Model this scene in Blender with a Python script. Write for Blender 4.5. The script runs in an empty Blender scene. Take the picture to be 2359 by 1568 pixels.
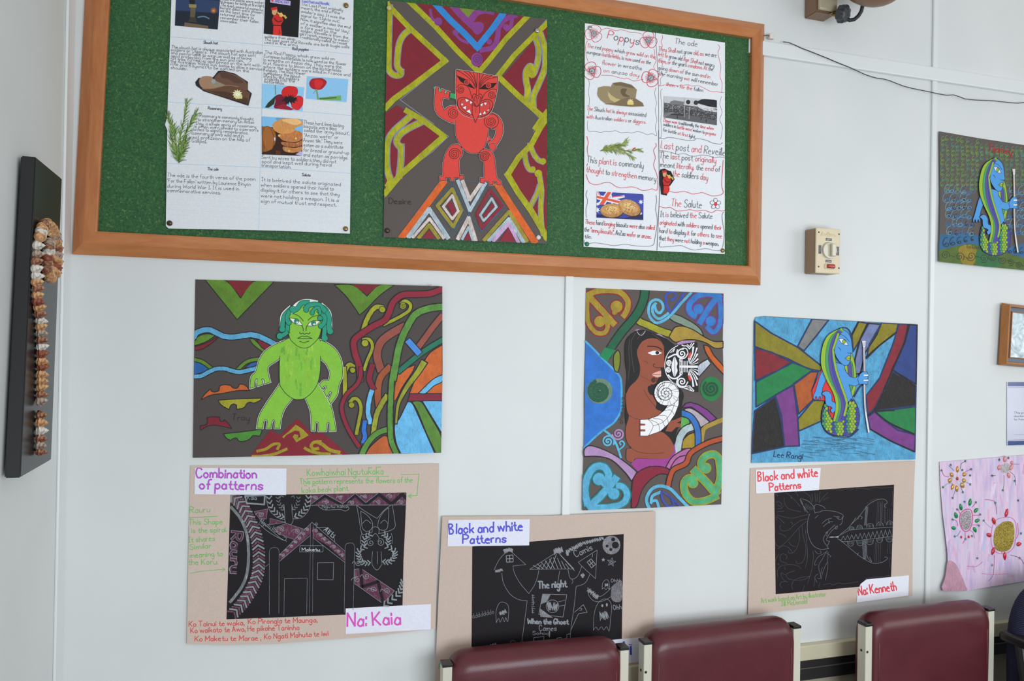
import bpy, bmesh, math, random
from mathutils import Vector, Matrix, geometry
random.seed(11)
SC = bpy.context.scene
COL = SC.collection
# ------------------------------------------------------------ camera
FPX, CXP, CYP = 1807.0, 1179.5, 784.0            # focal length and centre in pixels of a 2359x1568 frame
YAW, PITCH, ROLL = math.radians(17.48), math.radians(0.3), 0.0168
CAMP = Vector((0.0, -1.97, 1.58))
_f = Vector((math.sin(YAW)*math.cos(PITCH), math.cos(YAW)*math.cos(PITCH), math.sin(PITCH)))
_r0 = Vector((math.cos(YAW), -math.sin(YAW), 0))
_u0 = _r0.cross(_f)
CR = _r0*math.cos(ROLL) + _u0*math.sin(ROLL)      # image right
CU = _u0*math.cos(ROLL) - _r0*math.sin(ROLL)      # image up
cam = bpy.data.cameras.new('camera'); camo = bpy.data.objects.new('camera', cam); COL.objects.link(camo)
camo.matrix_world = Matrix(((CR.x, CU.x, -_f.x, CAMP.x), (CR.y, CU.y, -_f.y, CAMP.y), (CR.z, CU.z, -_f.z, CAMP.z), (0, 0, 0, 1)))
cam.sensor_width = 36.0; cam.lens = FPX/2359*36.0; cam.clip_start = 0.05; cam.clip_end = 60
SC.camera = camo
# ------------------------------------------------------------ daylight
w = bpy.data.worlds.new('room_ambient'); SC.world = w; w.use_nodes = True
bg = w.node_tree.nodes['Background']; _tc = w.node_tree.nodes.new('ShaderNodeTexCoord'); _sx = w.node_tree.nodes.new('ShaderNodeSeparateXYZ'); _rp = w.node_tree.nodes.new('ShaderNodeValToRGB')
w.node_tree.links.new(_tc.outputs['Generated'], _sx.inputs[0]); _mr = w.node_tree.nodes.new('ShaderNodeMapRange'); _mr.inputs[1].default_value = -1; w.node_tree.links.new(_sx.outputs[2], _mr.inputs[0]); w.node_tree.links.new(_mr.outputs[0], _rp.inputs[0])
_rp.color_ramp.elements[0].color = (0.26, 0.28, 0.30, 1); _rp.color_ramp.elements[1].color = (1.0, 0.98, 0.94, 1); _rp.color_ramp.elements[1].position = 0.8
w.node_tree.links.new(_rp.outputs[0], bg.inputs[0]); bg.inputs[1].default_value = 0.52  # ambient fill added for the open room, brighter from above
def area(name, loc, target, sx, sy, power, col):
    l = bpy.data.lights.new(name, 'AREA'); l.shape = 'RECTANGLE'; l.size = sx; l.size_y = sy; l.energy = power; l.color = col
    o = bpy.data.objects.new(name, l); COL.objects.link(o); o.location = loc
    o.rotation_euler = (Vector(target)-Vector(loc)).to_track_quat('-Z', 'Y').to_euler()
    return o
area('window_daylight', (3.9, -2.4, 1.8), (1.2, -0.5, 1.5), 1.8, 1.4, 22, (0.97, 0.99, 1.0))
area('rear_window_daylight', (1.35, -3.3, 1.15), (0.95, 0, 1.25), 1.8, 1.3, 56, (0.86, 0.93, 1.0))
SC.view_settings.view_transform = 'Standard'; SC.view_settings.look = 'None'
SC.view_settings.gamma = 1.0; SC.view_settings.exposure = 0.0; SC.view_settings.use_curve_mapping = False
# ------------------------------------------------------------ helpers
def ray(px, py):
    return (_f*FPX + CR*(px-CXP) - CU*(py-CYP)).normalized()
def hit(px, py, p, n):
    d = ray(px, py); return CAMP + d*((p-CAMP).dot(n)/d.dot(n))
def W(px, py, off=0.0):                           # point on the back wall, `off` metres in front of it
    return hit(px, py, Vector((0, -off, 0)), Vector((0, -1, 0)))
def lin(c):
    return tuple(((v/255)/12.92 if v <= 10 else (((v/255)+0.055)/1.055)**2.4) for v in c)
def tag(o, label=None, cat=None, group=None, kind=None):
    if label: o['label'] = label
    if cat: o['category'] = cat
    if group: o['group'] = group
    if kind: o['kind'] = kind
    return o
def empty(name, loc, label, cat, group=None, rot=(0, 0, 0)):
    o = bpy.data.objects.new(name, None); o.empty_display_size = 0.05; COL.objects.link(o)
    o.location = loc; o.rotation_euler = rot
    return tag(o, label, cat, group)
def link(name, me, mats, parent=None, loc=(0, 0, 0), smooth=False):
    o = bpy.data.objects.new(name, me); COL.objects.link(o)
    for m in (mats if isinstance(mats, (list, tuple)) else [mats]): me.materials.append(m)
    o.location = loc
    if parent: o.parent = parent
    if smooth:
        for p in me.polygons: p.use_smooth = True
    return o
def bmobj(name, bm, mats, parent=None, loc=(0, 0, 0), smooth=False):
    me = bpy.data.meshes.new(name); bmesh.ops.recalc_face_normals(bm, faces=bm.faces); bm.to_mesh(me); bm.free()
    return link(name, me, mats, parent, loc, smooth)
def bbox(bm, c, s, rot=None, bev=0.0, seg=2):
    r = bmesh.ops.create_cube(bm, size=1.0)['verts']
    for v in r:
        v.co = Vector((v.co.x*s[0], v.co.y*s[1], v.co.z*s[2]))
    if bev > 0:
        es = list({e for v in r for e in v.link_edges})
        q = bmesh.ops.bevel(bm, geom=es, offset=bev, segments=seg, affect='EDGES', profile=0.5)
        r = list({v for f in q['faces'] for v in f.verts} | {v for v in r if v.is_valid})
    for v in r:
        v.co = (rot @ v.co if rot else v.co) + Vector(c)
    return r
def box(name, c, s, m, parent=None, loc=(0, 0, 0), rot=None, bev=0.0, seg=2, smooth=False):
    bm = bmesh.new(); bbox(bm, c, s, rot, bev, seg); return bmobj(name, bm, m, parent, loc, smooth)
def hexa(bm, a, b):                               # prism between two equal rings of points
    va = [bm.verts.new(p) for p in a]; vb = [bm.verts.new(p) for p in b]; n = len(a)
    bm.faces.new(va); bm.faces.new(vb[::-1])
    for i in range(n): bm.faces.new((va[i], va[(i+1) % n], vb[(i+1) % n], vb[i]))
def lathe(bm, prof, seg=20, mat=None):            # profile of (r, h) turned about the local z axis
    mat = mat or Matrix.Identity(4); rings = []
    for r, h in prof:
        rings.append([bm.verts.new(mat @ Vector((max(r, 1e-5)*math.cos(2*math.pi*i/seg), max(r, 1e-5)*math.sin(2*math.pi*i/seg), h))) for i in range(seg)])
    for a, b in zip(rings, rings[1:]):
        for i in range(seg): bm.faces.new((a[i], a[(i+1) % seg], b[(i+1) % seg], b[i]))
    bm.faces.new(rings[0][::-1]); bm.faces.new(rings[-1])
def axis_mat(p, d):
    return Matrix.Translation(p) @ Vector(d).to_track_quat('Z', 'Y').to_matrix().to_4x4()
def tube(bm, pts, r, seg=10):
    pts = [Vector(p) for p in pts]; prev = None; n = len(pts)
    for i, p in enumerate(pts):
        t = (pts[min(i+1, n-1)]-pts[max(i-1, 0)]).normalized()
        a = t.orthogonal().normalized() if prev is None else (prev[1]-t*prev[1].dot(t)).normalized()
        b = t.cross(a); rr = r[i] if isinstance(r, (list, tuple)) else r
        ring = [bm.verts.new(p+(a*math.cos(2*math.pi*k/seg)+b*math.sin(2*math.pi*k/seg))*rr) for k in range(seg)]
        if prev:
            for k in range(seg): bm.faces.new((prev[0][k], prev[0][(k+1) % seg], ring[(k+1) % seg], ring[k]))
        else: bm.faces.new(ring[::-1])
        prev = (ring, a)
    bm.faces.new(prev[0])
# ------------------------------------------------------------ materials
def mat(name, c, rough=0.6, spec=0.5, metal=0.0, raw=False, coat=0.0, trans=0.0, sheen=0.0):
    m = bpy.data.materials.new(name); m.use_nodes = True; b = m.node_tree.nodes['Principled BSDF']
    b.inputs['Base Color'].default_value = (*(c if raw else lin(c)), 1); b.inputs['Roughness'].default_value = rough
    b.inputs['Specular IOR Level'].default_value = spec; b.inputs['Metallic'].default_value = metal
    b.inputs['Coat Weight'].default_value = coat; b.inputs['Transmission Weight'].default_value = trans
    b.inputs['Sheen Weight'].default_value = sheen
    return m
class N:                                          # tiny node builder
    def __init__(s, m): s.m = m; s.t = m.node_tree; s.b = s.t.nodes['Principled BSDF']
    def n(s, typ, **kw):
        x = s.t.nodes.new(typ)
        for k, v in kw.items():
            if k.startswith('i_'): x.inputs[int(k[2:]) if k[2:].isdigit() else k[2:].replace('_', ' ')].default_value = v
            else: setattr(x, k, v)
        return x
    def l(s, a, b): s.t.links.new(a, b)
    def coords(s, scale=(1, 1, 1), rot=(0, 0, 0), kind='Object'):
        tc = s.n('ShaderNodeTexCoord'); mp = s.n('ShaderNodeMapping'); mp.inputs['Scale'].default_value = scale; mp.inputs['Rotation'].default_value = rot
        s.l(tc.outputs[kind], mp.inputs[0]); return mp.outputs[0]
    def noise(s, co, scale, detail=3, rough=0.55, dist=0.0):
        x = s.n('ShaderNodeTexNoise'); x.inputs['Scale'].default_value = scale; x.inputs['Detail'].default_value = detail
        x.inputs['Roughness'].default_value = rough; x.inputs['Distortion'].default_value = dist; s.l(co, x.inputs['Vector']); return x.outputs[0]
    def ramp(s, fac, stops):
        x = s.n('ShaderNodeValToRGB'); e = x.color_ramp.elements
        while len(e) > 1: e.remove(e[-1])
        for i, (p, c) in enumerate(stops):
            q = e[0] if i == 0 else e.new(p)
            q.position = p; q.color = (*c, 1) if len(c) == 3 else c
        s.l(fac, x.inputs[0]); return x.outputs[0]
    def mixc(s, fac, a, b, mode='MIX'):
        x = s.n('ShaderNodeMix', data_type='RGBA', blend_type=mode)
        for sock, v in ((x.inputs[0], fac), (x.inputs[6], a), (x.inputs[7], b)):
            if hasattr(v, 'links') or hasattr(v, 'is_linked'): s.l(v, sock)
            elif isinstance(v, (int, float)): sock.default_value = v
            else: sock.default_value = (*v, 1) if len(v) == 3 else v
        return x.outputs[2]
    def math(s, op, a, b=0.0):
        x = s.n('ShaderNodeMath', operation=op, use_clamp=False)
        for sock, v in ((x.inputs[0], a), (x.inputs[1], b)):
            if hasattr(v, 'is_linked'): s.l(v, sock)
            else: sock.default_value = v
        return x.outputs[0]
    def bump(s, h, strength, dist):
        x = s.n('ShaderNodeBump'); x.inputs['Strength'].default_value = strength; x.inputs['Distance'].default_value = dist
        s.l(h, x.inputs['Height']); s.l(x.outputs[0], s.b.inputs['Normal'])
def wall_mat():
    m = mat('white_wall_paint', (226, 230, 229), 0.42, 0.4); q = N(m); co = q.coords()
    a = q.noise(co, 3, 4); q.l(q.ramp(a, [(0.3, lin((222, 226, 225))), (0.7, lin((230, 233, 232)))]), q.b.inputs['Base Color'])
    q.bump(q.noise(co, 160, 2), 0.08, 0.001); return m
def wood_mat(name, c0, c1, sc, rough=0.4):
    m = mat(name, c0, rough, 0.45); q = N(m); co = q.coords(sc)
    a = q.noise(co, 6, 5, 0.6, 0.6); b = q.noise(co, 40, 3)
    c = q.ramp(a, [(0.3, lin(c0)), (0.7, lin(c1))]); q.l(q.mixc(q.math('MULTIPLY', b, 0.35), c, lin(tuple(v*0.72 for v in c0))), q.b.inputs['Base Color'])
    q.bump(b, 0.05, 0.001); return m
def felt_mat():
    m = mat('green_felt', (40, 92, 58), 0.6, 0.4, sheen=1.0); q = N(m); co = q.coords()
    q.b.inputs['Sheen Roughness'].default_value = 0.42
    q.b.inputs['Sheen Tint'].default_value = (0.5, 0.75, 0.35, 1)
    a = q.noise(co, 300, 4, 0.7); s = q.noise(co, 150, 3)
    c = q.ramp(a, [(0.32, lin((10, 64, 38))), (0.66, lin((56, 114, 60)))])
    c = q.mixc(q.ramp(s, [(0.58, (0, 0, 0)), (0.74, (0.5, 0.5, 0.5))]), c, lin((128, 150, 78)))
    q.l(c, q.b.inputs['Base Color']); q.bump(a, 0.4, 0.002); return m
def leather_mat():
    m = mat('burgundy_vinyl', (92, 36, 44), 0.34, 0.5); q = N(m); co = q.coords()
    a = q.noise(co, 9, 4); q.l(q.ramp(a, [(0.3, lin((86, 34, 42))), (0.7, lin((96, 39, 46)))]), q.b.inputs['Base Color'])
    v = q.n('ShaderNodeTexVoronoi'); v.inputs['Scale'].default_value = 420; q.l(co, v.inputs['Vector'])
    q.bump(v.outputs[0], 0.10, 0.001); return m
def weave_mat(name, c0, c1, s):
    m = mat(name, c0, 0.8, 0.2); q = N(m); co = q.coords((1, 1, 1))
    a = q.noise(q.coords((3, 3, 0.35)), s, 3); b = q.noise(q.coords((0.35, 0.35, 3)), s, 3)
    q.l(q.mixc(q.math('MULTIPLY', q.math('ADD', a, b), 0.5), lin(c0), lin(c1)), q.b.inputs['Base Color']); return m
M = dict(wall=wall_mat(), felt=felt_mat(), leather=leather_mat(),
    wood=wood_mat('rimu_timber', (196, 120, 68), (216, 144, 90), (1.2, 8, 8)),
    wood_v=wood_mat('rimu_timber_upright', (186, 112, 64), (208, 136, 84), (8, 8, 1.2)),
    gold_wood=wood_mat('picture_frame_wood', (170, 108, 52), (190, 126, 66), (8, 8, 2)),
    trimw=mat('white_gloss_trim', (232, 236, 236), 0.3, 0.5), cream=mat('cream_paint', (214, 207, 178), 0.4),
    black=mat('black_plastic', (30, 29, 31), 0.35), strip=mat('black_rubber_strip', (34, 32, 33), 0.5),
    grey=mat('grey_metal', (120, 118, 115), 0.35, 0.5, 0.6), weave=weave_mat('woven_wallcovering', (150, 142, 126), (186, 178, 160), 260),
    carpet=weave_mat('grey_carpet', (84, 84, 88), (112, 112, 116), 200),
    cable=mat('black_cable', (52, 56, 62), 0.5), tan=mat('tan_metal', (150, 122, 92), 0.4), ivory=mat('ivory_plastic', (226, 212, 180), 0.35),
    brownp=mat('brown_plastic', (132, 100, 74), 0.4), clear=mat('smoky_cover', (186, 176, 148), 0.2, 0.5), white=mat('white_plastic', (232, 228, 216), 0.4),
    panel=mat('black_lacquer_board', (36, 35, 37), 0.32, 0.5), post=mat('cream_powder_coat', (216, 214, 196), 0.35),
    brass=mat('brass_pin', (150, 128, 84), 0.3, 0.5, 0.9), silver=mat('silver_pin', (200, 202, 205), 0.22, 0.5, 0.95), bronze=mat('bronze_pin', (88, 74, 62), 0.35, 0.5, 0.85),
    pincream=mat('cream_pin', (206, 190, 130), 0.35), pingreen=mat('green_pin', (30, 128, 96), 0.3), pinwhite=mat('white_pin', (226, 226, 230), 0.3),
    rednob=mat('red_lamp_cover', (176, 32, 40), 0.2, 0.6), dark_label=mat('dark_label', (62, 64, 76), 0.4))
# ------------------------------------------------------------ paper artwork: flat pigments laid on real sheets
def art_mat(name, paper, rough=0.62, spec=0.35, streak=None):
    m = mat(name, paper, rough, spec); q = N(m)
    vc = q.n('ShaderNodeVertexColor', layer_name='Col')
    co = q.coords((1, 1, 1), (0, math.radians(38), 0)); st = q.coords((1, 1, 0.22), (0, math.radians(38), 0))
    g = q.math('ADD', q.math('MULTIPLY', q.noise(st, 420, 2, 0.6), 0.62), q.math('MULTIPLY', q.noise(co, 900, 2), 0.38))
    hole = q.ramp(g, [(0.37, (1, 1, 1)), (0.50, (0, 0, 0))])
    blot = q.ramp(q.noise(co, 38, 3), [(0.35, (0.80, 0.80, 0.80)), (0.66, (1.14, 1.14, 1.14))])
    inv = q.math('SUBTRACT', 1.0, vc.outputs[1])
    c = q.mixc(q.math('MINIMUM', q.math('MULTIPLY', inv, 2.0), 1.0), vc.outputs[0], q.mixc(1.0, vc.outputs[0], blot, 'MULTIPLY'))
    c = q.mixc(q.math('MULTIPLY', hole, inv), c, lin(paper))
    fib = q.ramp(q.noise(co, 240, 3), [(0.3, (0.95, 0.95, 0.95)), (0.7, (1.03, 1.03, 1.03))])
    c = q.mixc(1.0, c, fib, 'MULTIPLY')
    if streak:                                   # crayon wash in several tints
        s1 = q.noise(q.coords((6, 1, 0.9), (0, 0.2, 0)), 9, 4, 0.7); s2 = q.noise(q.coords((5, 1, 1.1), (0, -0.5, 0)), 7, 4, 0.7)
        inv2 = q.ramp(vc.outputs[1], [(0.55, (1, 1, 1)), (0.6, (0, 0, 0))])
        tint = q.mixc(q.ramp(s1, [(0.45, (0, 0, 0)), (0.62, (1, 1, 1))]), vc.outputs[0], lin(streak[0]))
        tint = q.mixc(q.ramp(s2, [(0.50, (0, 0, 0)), (0.66, (0.9, 0.9, 0.9))]), tint, lin(streak[1]))
        c = q.mixc(inv2, c, tint)
    q.l(c, q.b.inputs['Base Color']); return m
def nums(s):
    v = [float(t) for t in s.split()] if isinstance(s, str) else None
    return [(v[i], v[i+1]) for i in range(0, len(v), 2)] if v else list(s)
def smooth(p, k=5, closed=False):
    if closed:
        n = len(p); out = []
        for i in range(n):
            a, b, c, d = p[i-1], p[i], p[(i+1) % n], p[(i+2) % n]
            for j in range(k): out.append(cr(a, b, c, d, j/k))
        return out
    parts = [[p[0]]]
    for q in p[1:]:
        if q == parts[-1][-1]: parts.append([q])
        else: parts[-1].append(q)
    out = []
    for s in parts:
        if len(s) < 3: out += s if not out else s[1:] if s[0] == out[-1] else s; continue
        for i in range(len(s)-1):
            a, b, c, d = s[max(i-1, 0)], s[i], s[i+1], s[min(i+2, len(s)-1)]
            for j in range(k):
                r = cr(a, b, c, d, j/k)
                if not out or r != out[-1]: out.append(r)
        out.append(s[-1])
    return out
def soft(p, lim=0.45, k=4):                        # round a closed outline, keeping its sharp corners
    n = len(p); sharp = []
    for i in range(n):
        a, b, d = p[i-1], p[i], p[(i+1) % n]; ux, uy, vx, vy = b[0]-a[0], b[1]-a[1], d[0]-b[0], d[1]-b[1]
        L = math.hypot(ux, uy)*math.hypot(vx, vy) or 1; sharp.append((ux*vx+uy*vy)/L < lim)
    if not any(sharp): return smooth(p, k, True)
    i0 = sharp.index(True); q = []
    for j in range(n+1):
        i = (i0+j) % n; q.append(p[i])
        if sharp[i] and 0 < j < n: q.append(p[i])
    return smooth(q, k)[:-1]
def cr(a, b, c, d, t):
    f = lambda i: 0.5*(2*b[i]+(c[i]-a[i])*t+(2*a[i]-5*b[i]+4*c[i]-d[i])*t*t+(3*b[i]-a[i]-3*c[i]+d[i])*t**3)
    return (f(0), f(1))
def spiral_pts(cx, cy, r0, r1, turns, a0=0.0, cw=1, n=14, sy=1.0):
    k = max(8, int(turns*n)); return [(cx+(r0+(r1-r0)*i/k)*math.cos(a0+cw*turns*2*math.pi*i/k), cy+sy*(r0+(r1-r0)*i/k)*math.sin(a0+cw*turns*2*math.pi*i/k)) for i in range(k+1)]
EPS = 0.00002
class Part:
    def __init__(s, sheet, name, base=0, mt=None):
        s.sh, s.name, s.base, s.mt = sheet, name, base, mt or sheet.mt; s.z = 1; s.v = []; s.f = []; s.c = []
        s.T = (0, 0, 1.0); s.K = sheet.K
    def crop(s, k): s.T = CROPS[k]; return s
    def aff(s, f): s.A = f
    A = None; clip = None; mi = 0
    def pt(s, p, z):
        if s.A: p = s.A(p)
        x, y, k = s.T; return (x+p[0]*k, y+p[1]*k, (s.base+z)*EPS)
    def solid(s, p): return s.sh.at(*s.pt(p, 0))
    def colr(s, c, g): return (*(min(1.0, v/s.K) for v in lin(c)), 1.0-g)
    def quadstrip(s, p, wd, c, g, z):
        n = len(p)
        if n < 2: return
        s.mi = (s.mi+1) % 4; z0, z = z, z+s.mi*0.22
        if n > 2 and not isinstance(wd, tuple):          # break the ribbon at sharp turns
            for i in range(1, n-1):
                a, b, d = p[i-1], p[i], p[i+1]; ux, uy, vx, vy = b[0]-a[0], b[1]-a[1], d[0]-b[0], d[1]-b[1]
                L = math.hypot(ux, uy)*math.hypot(vx, vy)
                if L > 0 and (ux*vx+uy*vy)/L < 0.55:
                    s.quadstrip(p[:i+1], wd, c, g, z0); s.quadstrip(p[i:], wd, c, g, z0); return
        i0 = len(s.v); c = s.colr(c, g)
        for i in range(n):
            a, b = p[max(i-1, 0)], p[min(i+1, n-1)]; dx, dy = b[0]-a[0], b[1]-a[1]; L = math.hypot(dx, dy) or 1
            ww = wd[0]+(wd[1]-wd[0])*i/(n-1) if isinstance(wd, tuple) else wd
            nx, ny = -dy/L*ww/2, dx/L*ww/2
            e = ww*0.3 if i in (0, n-1) else 0; e = -e if i == 0 else e
            q = (p[i][0]+dx/L*e, p[i][1]+dy/L*e)
            s.v.append(s.pt((q[0]+nx, q[1]+ny), z)); s.v.append(s.pt((q[0]-nx, q[1]-ny), z))
        for i in range(n-1):
            j = i0+2*i; s.f.append((j, j+1, j+3, j+2)); s.c.append(c)
    def line(s, p, wd, c, g=0.0, sm=True, closed=False, same=False):
        p = nums(p)
        if closed and not sm: p = p+[p[0]]
        if sm and len(p) > 2: p = smooth(p, 5, closed); p = p+[p[0]] if closed else p
        if g > 0.3 and not isinstance(wd, tuple) and wd > 20 and sm: p = s.rag(p, wd*0.035)
        if not same: s.z += 0.08 if not isinstance(wd, tuple) and wd <= 9 else 1
        s.quadstrip(p, wd, c, g, s.z)
    def rag(s, p, a): return [(x+random.uniform(-a, a), y+random.uniform(-a, a)) for x, y in p]
    def fill(s, p, c, g=0.0, sm=False, ol=None, w=6, same=False):
        p = nums(p)
        if sm: p = smooth(p, 5, True)
        if not same: s.z += 1
        i0 = len(s.v); tri = geometry.tessellate_polygon([[Vector((x, y, 0)) for x, y in p]]); cc = s.colr(c, g)
        s.v += [s.pt(q, s.z) for q in p]
        for t in tri: s.f.append(tuple(i0+k for k in t)); s.c.append(cc)
        if ol: s.line(p, w, ol, 0, False, True)
    def disc(s, cx, cy, r, c, g=0.0, ry=None, rot=0.0, ol=None, w=6, n=18):
        ry = ry or r; a, b = math.cos(rot), math.sin(rot)
        p = [(cx+r*math.cos(t)*a-ry*math.sin(t)*b, cy+r*math.cos(t)*b+ry*math.sin(t)*a) for t in (2*math.pi*i/n for i in range(n))]
        s.fill(p, c, g, False, ol, w)
    def spiral(s, cx, cy, r0, r1, turns, wd, c, g=0.0, a0=0.0, cw=1, sy=1.0):
        s.z += 0.08 if wd <= 9 else 1; s.quadstrip(spiral_pts(cx, cy, r0, r1, turns, a0, cw, 14, sy), wd, c, g, s.z)
    def text(s, t, x0, y0, x1, y1, cap, c=(40, 38, 42), w=5, alt=None, jit=0.03, same=False):
        if not same: s.z += 1
        L = math.hypot(x1-x0, y1-y0); ux, uy = (x1-x0)/L, (y1-y0)/L; vx, vy = uy, -ux; u = cap/6.0
        glyphs = []; pos = 0.0; red = False
        for word in t.split(' '):
            red = word.startswith('*'); word = word[1:] if red and len(word) > 1 else word
            for k, ch in enumerate(word):
                gl = FONT.get(ch, FONT['o']); glyphs.append((gl, pos, (alt[k % len(alt)] if alt and len(alt) > 2 else (alt[1] if alt and red else c)))); pos += gl[0]+1.5
            pos += 2.2
        pos -= 3.7; sx = L/max(pos, 1)
        for gl, px, cc in glyphs:
            dy = random.uniform(-jit, jit)*cap; sh = random.uniform(-0.06, 0.10)
            for st in gl[1]:
                q = [(x0+ux*(px+x+sh*(y-3))*sx+vx*((y-3)*u+dy), y0+uy*(px+x+sh*(y-3))*sx+vy*((y-3)*u+dy)) for x, y in st]
                s.quadstrip(q, w, cc, 0.0, s.z)
    def done(s, label=None):
        V, F, Cc, cache = [], [], [], {}
        def vert(k, q):
            if k is not None and k in cache: return cache[k]
            V.append((q if isinstance(q, Vector) else s.sh.at(*q))-s.sh.loc)
            if k is not None: cache[k] = len(V)-1
            return len(V)-1
        for f, c in zip(s.f, s.c):
            P = [s.v[i] for i in f]
            if isinstance(P[0], Vector) or not s.clip or all(inside(q, s.clip) for q in P):
                F.append([vert(i, q) for i, q in zip(f, P)]); Cc.append(c); continue
            P = clip_poly(P, s.clip)
            if len(P) > 2: F.append([vert(None, q) for q in P]); Cc.append(c)
        s.f, s.c = F, Cc
        me = bpy.data.meshes.new(s.name); me.from_pydata(V, [], F)
        a = me.color_attributes.new('Col', 'FLOAT_COLOR', 'CORNER'); buf = []
        for f, c in zip(s.f, s.c): buf += list(c)*len(f)
        a.data.foreach_set('color', buf); me.update()
        o = link(s.name, me, s.mt, s.sh.root); 
        if label: o['label'] = label
        return o
def hull(pts):
    pts = sorted(set(pts)); h = []
    for seq in (pts, pts[::-1]):
        st = []
        for q in seq:
            while len(st) > 1 and (st[-1][0]-st[-2][0])*(q[1]-st[-2][1])-(st[-1][1]-st[-2][1])*(q[0]-st[-2][0]) <= 0: st.pop()
            st.append(q)
        h += st[:-1]
    return h
def side(q, a, b): return (b[0]-a[0])*(q[1]-a[1])-(b[1]-a[1])*(q[0]-a[0])
def inside(q, h): return all(side(q, h[i-1], h[i]) >= 0 for i in range(len(h)))
def clip_poly(P, h):
    for i in range(len(h)):
        a, b = h[i-1], h[i]; out = []
        for j in range(len(P)):
            p, q = P[j-1], P[j]; sp, sq = side(p, a, b), side(q, a, b)
            if (sp >= 0) != (sq >= 0): t = sp/(sp-sq); out.append(tuple(p[k]+(q[k]-p[k])*t for k in range(3)))
            if sq >= 0: out.append(q)
        P = out
        if not P: break
    return P
class Sheet:
    # a sheet of paper lying in a plane given by how far its TL, TR and BL corners stand off the wall
    def __init__(s, name, label, cat, outline, offs, colr, K=0.85, group=None, rough=0.62, spec=0.35, streak=None, crop=None, corners=None, back=(150, 146, 140)):
        T = CROPS[crop] if crop else (0, 0, 1); px = [(T[0]+x*T[2], T[1]+y*T[2]) for x, y in nums(outline)]
        tl, tr, bl = [px[i] for i in (corners or (0, 1, 3))]
        A, B, C = W(*tl, offs[0]), W(*tr, offs[1]), W(*bl, offs[2])
        s.p = A; s.n = (B-A).cross(C-A).normalized(); s.n = -s.n if s.n.y > 0 else s.n
        s.K = K; s.loc = s.at(sum(x for x, y in px)/len(px), max(y for x, y in px))
        s.root = empty(name, s.loc, label, cat, group)
        s.mt = art_mat(name+'_pigment', tuple(int(255*dl(v/K)) for v in lin(colr)), rough, spec, streak)
        p = Part(s, 'paper', 0); i0 = 0; f = px; n = len(f)
        p.v = [s.at(x, y) for x, y in f]+[s.at(x, y)-s.n*0.0005 for x, y in f]; cc = p.colr(colr, 0.5 if streak else 0.0)
        for t in geometry.tessellate_polygon([[Vector((x, y, 0)) for x, y in f]]): p.f.append(tuple(t)); p.c.append(cc); p.f.append(tuple(k+n for k in t[::-1])); p.c.append(cc)
        for i in range(n): p.f.append((i, (i+1) % n, n+(i+1) % n, n+i)); p.c.append(cc)
        p.z = 3; s.outline = hull(px); p.clip = s.outline; s.paper = p
    def at(s, px, py, h=0.0): return hit(px, py, s.p+s.n*h, s.n)
    def part(s, name, base): return Part(s, name, base)
    def slip(s, name, pts, colr, base, crop, clip=True):  # a separate piece of paper glued on top
        p = Part(s, name, base); p.crop(crop); f = nums(pts); n = len(f); x0, y0, k = p.T
        p.v = [p.solid(q) for q in f]+[p.solid(q)-s.n*0.0004 for q in f]; p.clip = hull([p.pt(q, 0)[:2] for q in f]) if clip else None; p.z = 2; cc = p.colr(colr, 0)
        for t in geometry.tessellate_polygon([[Vector((x, y, 0)) for x, y in f]]): p.f.append(tuple(t)); p.c.append(cc); p.f.append(tuple(q+n for q in t[::-1])); p.c.append(cc)
        for i in range(n): p.f.append((i, (i+1) % n, n+(i+1) % n, n+i)); p.c.append(cc)
        return p
def dl(v): v = max(0.0, min(1.0, v)); return v*12.92 if v <= 0.0031308 else 1.055*v**(1/2.4)-0.055
CROPS = dict(A1=(370, 0, .19924), A2=(370, 250, .19924), D1=(870, 0, .18494), D2=(870, 270, .19769), P1=(1330, 40, .17857), P2=(1330, 300, .19129),
    S1=(0, 340, .24242), S2=(0, 700, .26786), T1=(430, 630, .15309), T2=(730, 630, .15309), T3=(430, 850, .14034), T4=(730, 850, .14034),
    E1=(1330, 650, .17217), E2=(1330, 910, .17857), M1=(1720, 710, .2359), C1=(420, 1050, .25859), C2=(420, 1270, .25859), K0=(1000, 1170, .25378),
    K1=(1710, 1050, .24236), R1=(2140, 280, .22956), R2=(2150, 1030, .22329), R3=(2250, 680, .22947), U1=(1740, 0, .2624), U2=(1820, 500, .09569))
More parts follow.
